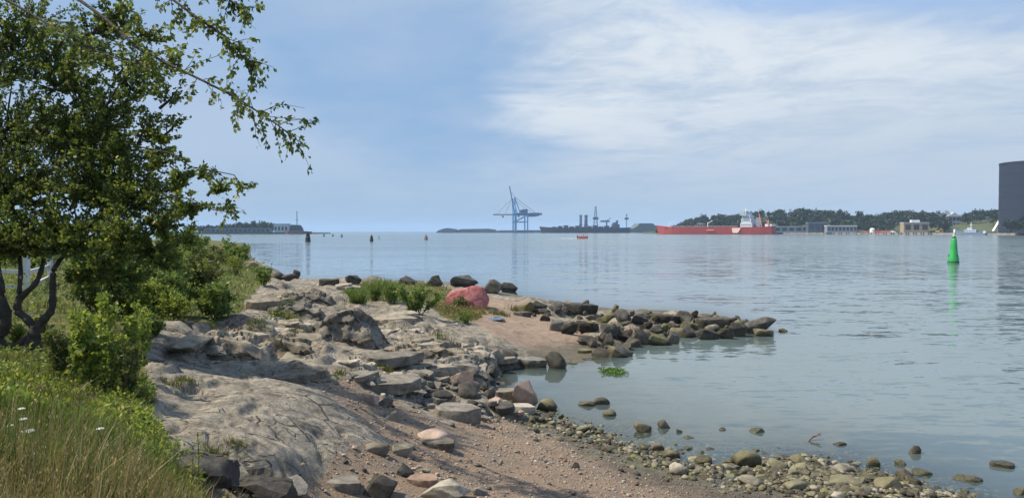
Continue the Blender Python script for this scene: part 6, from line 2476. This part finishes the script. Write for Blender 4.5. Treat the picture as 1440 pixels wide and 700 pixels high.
# tufts in the rock joints
tuft_spots = [(300, 638, .16), (245, 540, .10), (205, 560, .14), (262, 534, .1), (476, 528, .12), (538, 520, .12), (395, 446, .14), (330, 627, .1), (618, 478, .12), (800, 462, .12), (560, 551, .08), (360, 470, .12), (415, 470, .1), (700, 442, .1), (730, 437, .1)]
X_, Y_, H_2 = [], [], []
for px, py, hgt in tuft_spots:
    p = hit(px, py)
    if p is None:
        continue
    n = 170
    sc_ = p.y / 12
    X_.append(p.x + RNG.normal(0, .10 * sc_, n))
    Y_.append(p.y + RNG.normal(0, .06 * sc_, n))
    H_2.append(RNG.uniform(.5, 1.2, n) * hgt * sc_)
x, y, hh = np.concatenate(X_), np.concatenate(Y_), np.concatenate(H_2)
blades('rock_tufts', 'small green tufts growing in the joints of the rock', x, y, hh, np.full(len(x), .009) * y / 12, G_LOW, .6)
# rusty heather strip below the red boulder
x, y = scatter(9000, 590, 700, 26, 40, lambda a, b, c: inside(_poly([(596, 430), (650, 428), (690, 440), (672, 452), (640, 452)]), c, np.log(b)))
z = height(x, y)
A = rand_dir(len(x))
A[:, 2] = np.abs(A[:, 2]) + .4
me = leaves_np(np.stack((x, y, z + RNG.random(len(x)) * .16), 1), A, RNG.uniform(.05, .11, len(x)), .4, None, 'heather')
o = link('heather', me, L_DRY)
tag(o, 'rusty brown low heather between the rock and the red boulder', 'heather', kind='stuff')

# tall dock and mullein like stalks at the edge of the grass
W2 = 'tall weeds at the edge of the grass'
for px, D, h, lab in [(276, 6.3, .74, 'tallest green weed standing before the shaded rock face'), (262, 6.0, .5, 'shorter weed left of the tallest one'), (318, 5.9, .42, 'yellow flowered weed near the bottom edge'), (215, 6.6, .46, 'weed at the far edge of the tall grass')]:
    b = at(px, D)
    b.z = hz(b.x, b.y)
    r = empty('tall_weed', b)
    tag(r, lab, 'weed', W2)
    top = Vector((random.uniform(-.04, .04), 0, h))
    st_ = bent((0, 0, -.03), top, 6, .03)
    MB().tube(st_, tapered(7, .006, .003), 5).build('stem', M_stem, r)
    arr = np.array([p[:] for p in st_])
    n = 70
    t = RNG.uniform(.1, .98, n) * 5.999
    i = t.astype(int)
    f = (t - i)[:, None]
    P = arr[i] * (1 - f) + arr[i + 1] * f
    A = rand_dir(n)
    A[:, 2] += .7
    me = leaves_np(P, A, RNG.uniform(.04, .11, n) * (1.15 - t / 8), .3, None, 'leaves')
    link('leaves', me, L_HERB, r)
    if 'yellow' in lab:
        P = np.array(top[:]) + RNG.normal(0, .025, (40, 3))
        me = leaves_np(P, rand_dir(40), RNG.uniform(.012, .022, 40), .7, None, 'flowers')
        link('flowers', me, foliage_mat('yellow_petals', (.45, .34, .03), (.60, .48, .05)), r)

# white umbels in the tall grass
U_ = 'white umbels in the tall grass'
M_umb = mat('white_petals', (.66, .66, .58), .7, .1, 30)
UMB = [(28, 574, 5.2, 'white umbel high in the grass near the left edge'), (22, 590, 5.0, 'white umbel just under the highest one'), (31, 606, 4.8, 'largest white umbel in the grass, near the left edge'),
       (143, 602, 5.0, 'white umbel alone in the middle of the green grass'), (76, 672, 4.1, 'white umbel low among the dry stalks'), (68, 689, 4.0, 'white umbel at the bottom edge left of centre of the grass'),
       (170, 690, 4.2, 'white umbel at the bottom edge of the dry grass'), (122, 694, 4.1, 'white umbel between two others on the bottom edge'), (2, 600, 5.0, 'white umbel cut by the left edge')]
for px, py, D, lab in UMB:
    b = at(px, D)
    zt = zat(py, D)
    b.z = hz(b.x, b.y)
    r = empty('wild_carrot', b)
    tag(r, lab, 'wildflower', U_)
    h = zt - b.z
    top = Vector((random.uniform(-.03, .03), random.uniform(-.03, .03), h))
    MB().tube(bent((0, 0, -.02), top - Vector((0, 0, .03)), 4, .03), tapered(5, .004, .003), 5).build('stem', M_stem, r)
    q = MB()
    s_ = .034 if 'largest' in lab else .022
    for j in range(26):
        a = j * 2.4
        rr_ = s_ * math.sqrt((j + .5) / 26)
        c_ = top + Vector((math.cos(a) * rr_, math.sin(a) * rr_, .004 - rr_ * rr_ * 4 + random.uniform(-.002, .002)))
        e = .0062 * s_ / .022
        q.add([c_ + Vector((-e, 0, 0)), c_ + Vector((0, -e, 0)), c_ + Vector((e, 0, 0)), c_ + Vector((0, e, 0)), c_ + Vector((0, 0, e)), c_ + Vector((0, 0, -e))],
              [(0, 1, 4), (1, 2, 4), (2, 3, 4), (3, 0, 4), (1, 0, 5), (2, 1, 5), (3, 2, 5), (0, 3, 5)])
    q.build('flower_head', M_umb, r)

# ------------------------------------------------------------------ white fence behind the tree
fD = 21.5
b = at(38, fD)
r = empty('white_fence', Vector((b.x, b.y, hz(b.x, b.y))))
tag(r, 'white post and rail fence seen between the tree trunks', 'fence')
O2 = r.location.copy()
M_fence = mat('fence_white', (.62, .63, .62), .6, .1, 4)
prev = None
for i, px in enumerate((-190, -115, -40, 37, 70)):
    D = fD + (0 if px < 60 else 3.5)
    p = at(px, D)
    gz = hz(p.x, p.y)
    p.z = gz
    p = p - O2
    top = zat(357, D) - gz
    MB().box(p.x - .065, p.x + .065, p.y - .065, p.y + .065, p.z - .2, p.z + top).build('post', M_fence, r)
    MB().prism([(p.x - .09, p.z + top + .002), (p.x + .09, p.z + top + .002), (p.x, p.z + top + .07)], p.y - .09, p.y + .09).build('post_cap', M_fence, r)
    if prev is not None:
        for f in (.56, .18):
            MB().bar((prev[0].x + .067, prev[0].y, prev[0].z + prev[1] * f), (p.x - .067, p.y, p.z + top * f), .05, .11).build('rail', M_fence, r)
    prev = (p, top)

# ------------------------------------------------------------------ sea air
hb_ = MB().box(-9000, 9000, -600, 17000, -12.0, 130.0).build('haze', None)
hm = bpy.data.materials.new('haze')
hm.use_nodes = True
ht = NT(hm.node_tree)
ho = ht.n('ShaderNodeOutputMaterial')
hv = ht.n('ShaderNodeVolumePrincipled')
hv.inputs['Color'].default_value = (.50, .70, 1.0, 1)
hv.inputs['Density'].default_value = .00009
hv.inputs['Anisotropy'].default_value = 0.0
ht.t.links.new(hv.outputs[0], ho.inputs['Volume'])
hb_.data.materials.append(hm)
tag(hb_, 'thin pale sea haze that turns the far port blue', 'haze', kind='stuff')


# ------------------------------------------------------------------ single out the many stones by what lies beside them
def project(o):
    c = o.location
    s_, c_ = math.sin(PITCH), math.cos(PITCH)
    fw = c.y * c_ - (c.z - EYE) * s_
    up = c.y * s_ + (c.z - EYE) * c_
    return 720 + c.x / fw * F, 350 - up / fw * F


STOP = set('at on of from in below left right beside under by near between along just standing lying touching behind out toward with and before leaning alone wedged awash that second where past seen filling reaching cut low sticking rising underneath above around after'.split())


def short(label):
    w = label.split()
    out = []
    for i, q in enumerate(w):
        if i > 1 and (q.strip(',') in STOP) or i > 6:
            break
        out.append(q.strip(','))
        if q.endswith(','):
            break
    while out and out[-1] in ('the', 'a', 'its', 'dark', 'than'):
        out.pop()
    return ' '.join(out)


tops = [o for o in COL.objects if o.parent is None and o.get('category')]
AUTO = ('heap', 'in the rubble', 'wedged between', 'loose ', 'along a step')
auto, named = [], []
for o in tops:
    if o.name.split('.')[0] in ('cobble', 'rubble_stone', 'beach_pebble', 'jetty_stone', 'stone_plate') and any(k in o['label'] for k in AUTO) and not any(o['label'].startswith(q) for q in ('large cobble with', 'pinkish cobble', 'pale cobble above', 'pale egg', 'olive cobble', 'broadest')):
        auto.append(o)
    elif o['category'] in ('boulder', 'rock', 'stone', 'cobble', 'bush', 'reeds', 'stick'):
        x, y = project(o)
        named.append((x, y, short(o['label'])))
seen = {}
cuts = (' at the wet', ' on the dry', ' in the rubble', ' wedged', ' lying', ' along a step')
for o in auto:
    base = o['label']
    for c in cuts:
        base = base.split(c)[0]
    x, y = project(o)
    ds = sorted((math.hypot(x - a, (y - b) * 1.6), a, b, n) for a, b, n in named)
    done = False
    for d, a, b, n in ds[:4]:
        rel = 'just left of' if x < a else 'just right of'
        if abs(y - b) * 1.6 > abs(x - a):
            rel = 'just in front of' if y > b else 'just behind'
        if d > 45:
            rel = rel.replace('just', 'some way') if rel != 'just behind' else 'some way behind'
        lab = '%s %s the %s' % (base, rel, n)
        if len(lab.split()) > 16:
            continue
        if lab not in seen:
            seen[lab] = o
            o['label'] = lab
            done = True
            break
    if not done:
        d, a, b, n = ds[0]
        rel = 'left of' if x < a else 'right of'
        n = min((q[3] for q in ds[:3]), key=lambda q: len(q.split()))
        o['label'] = '%s among others near the %s' % (base, n)
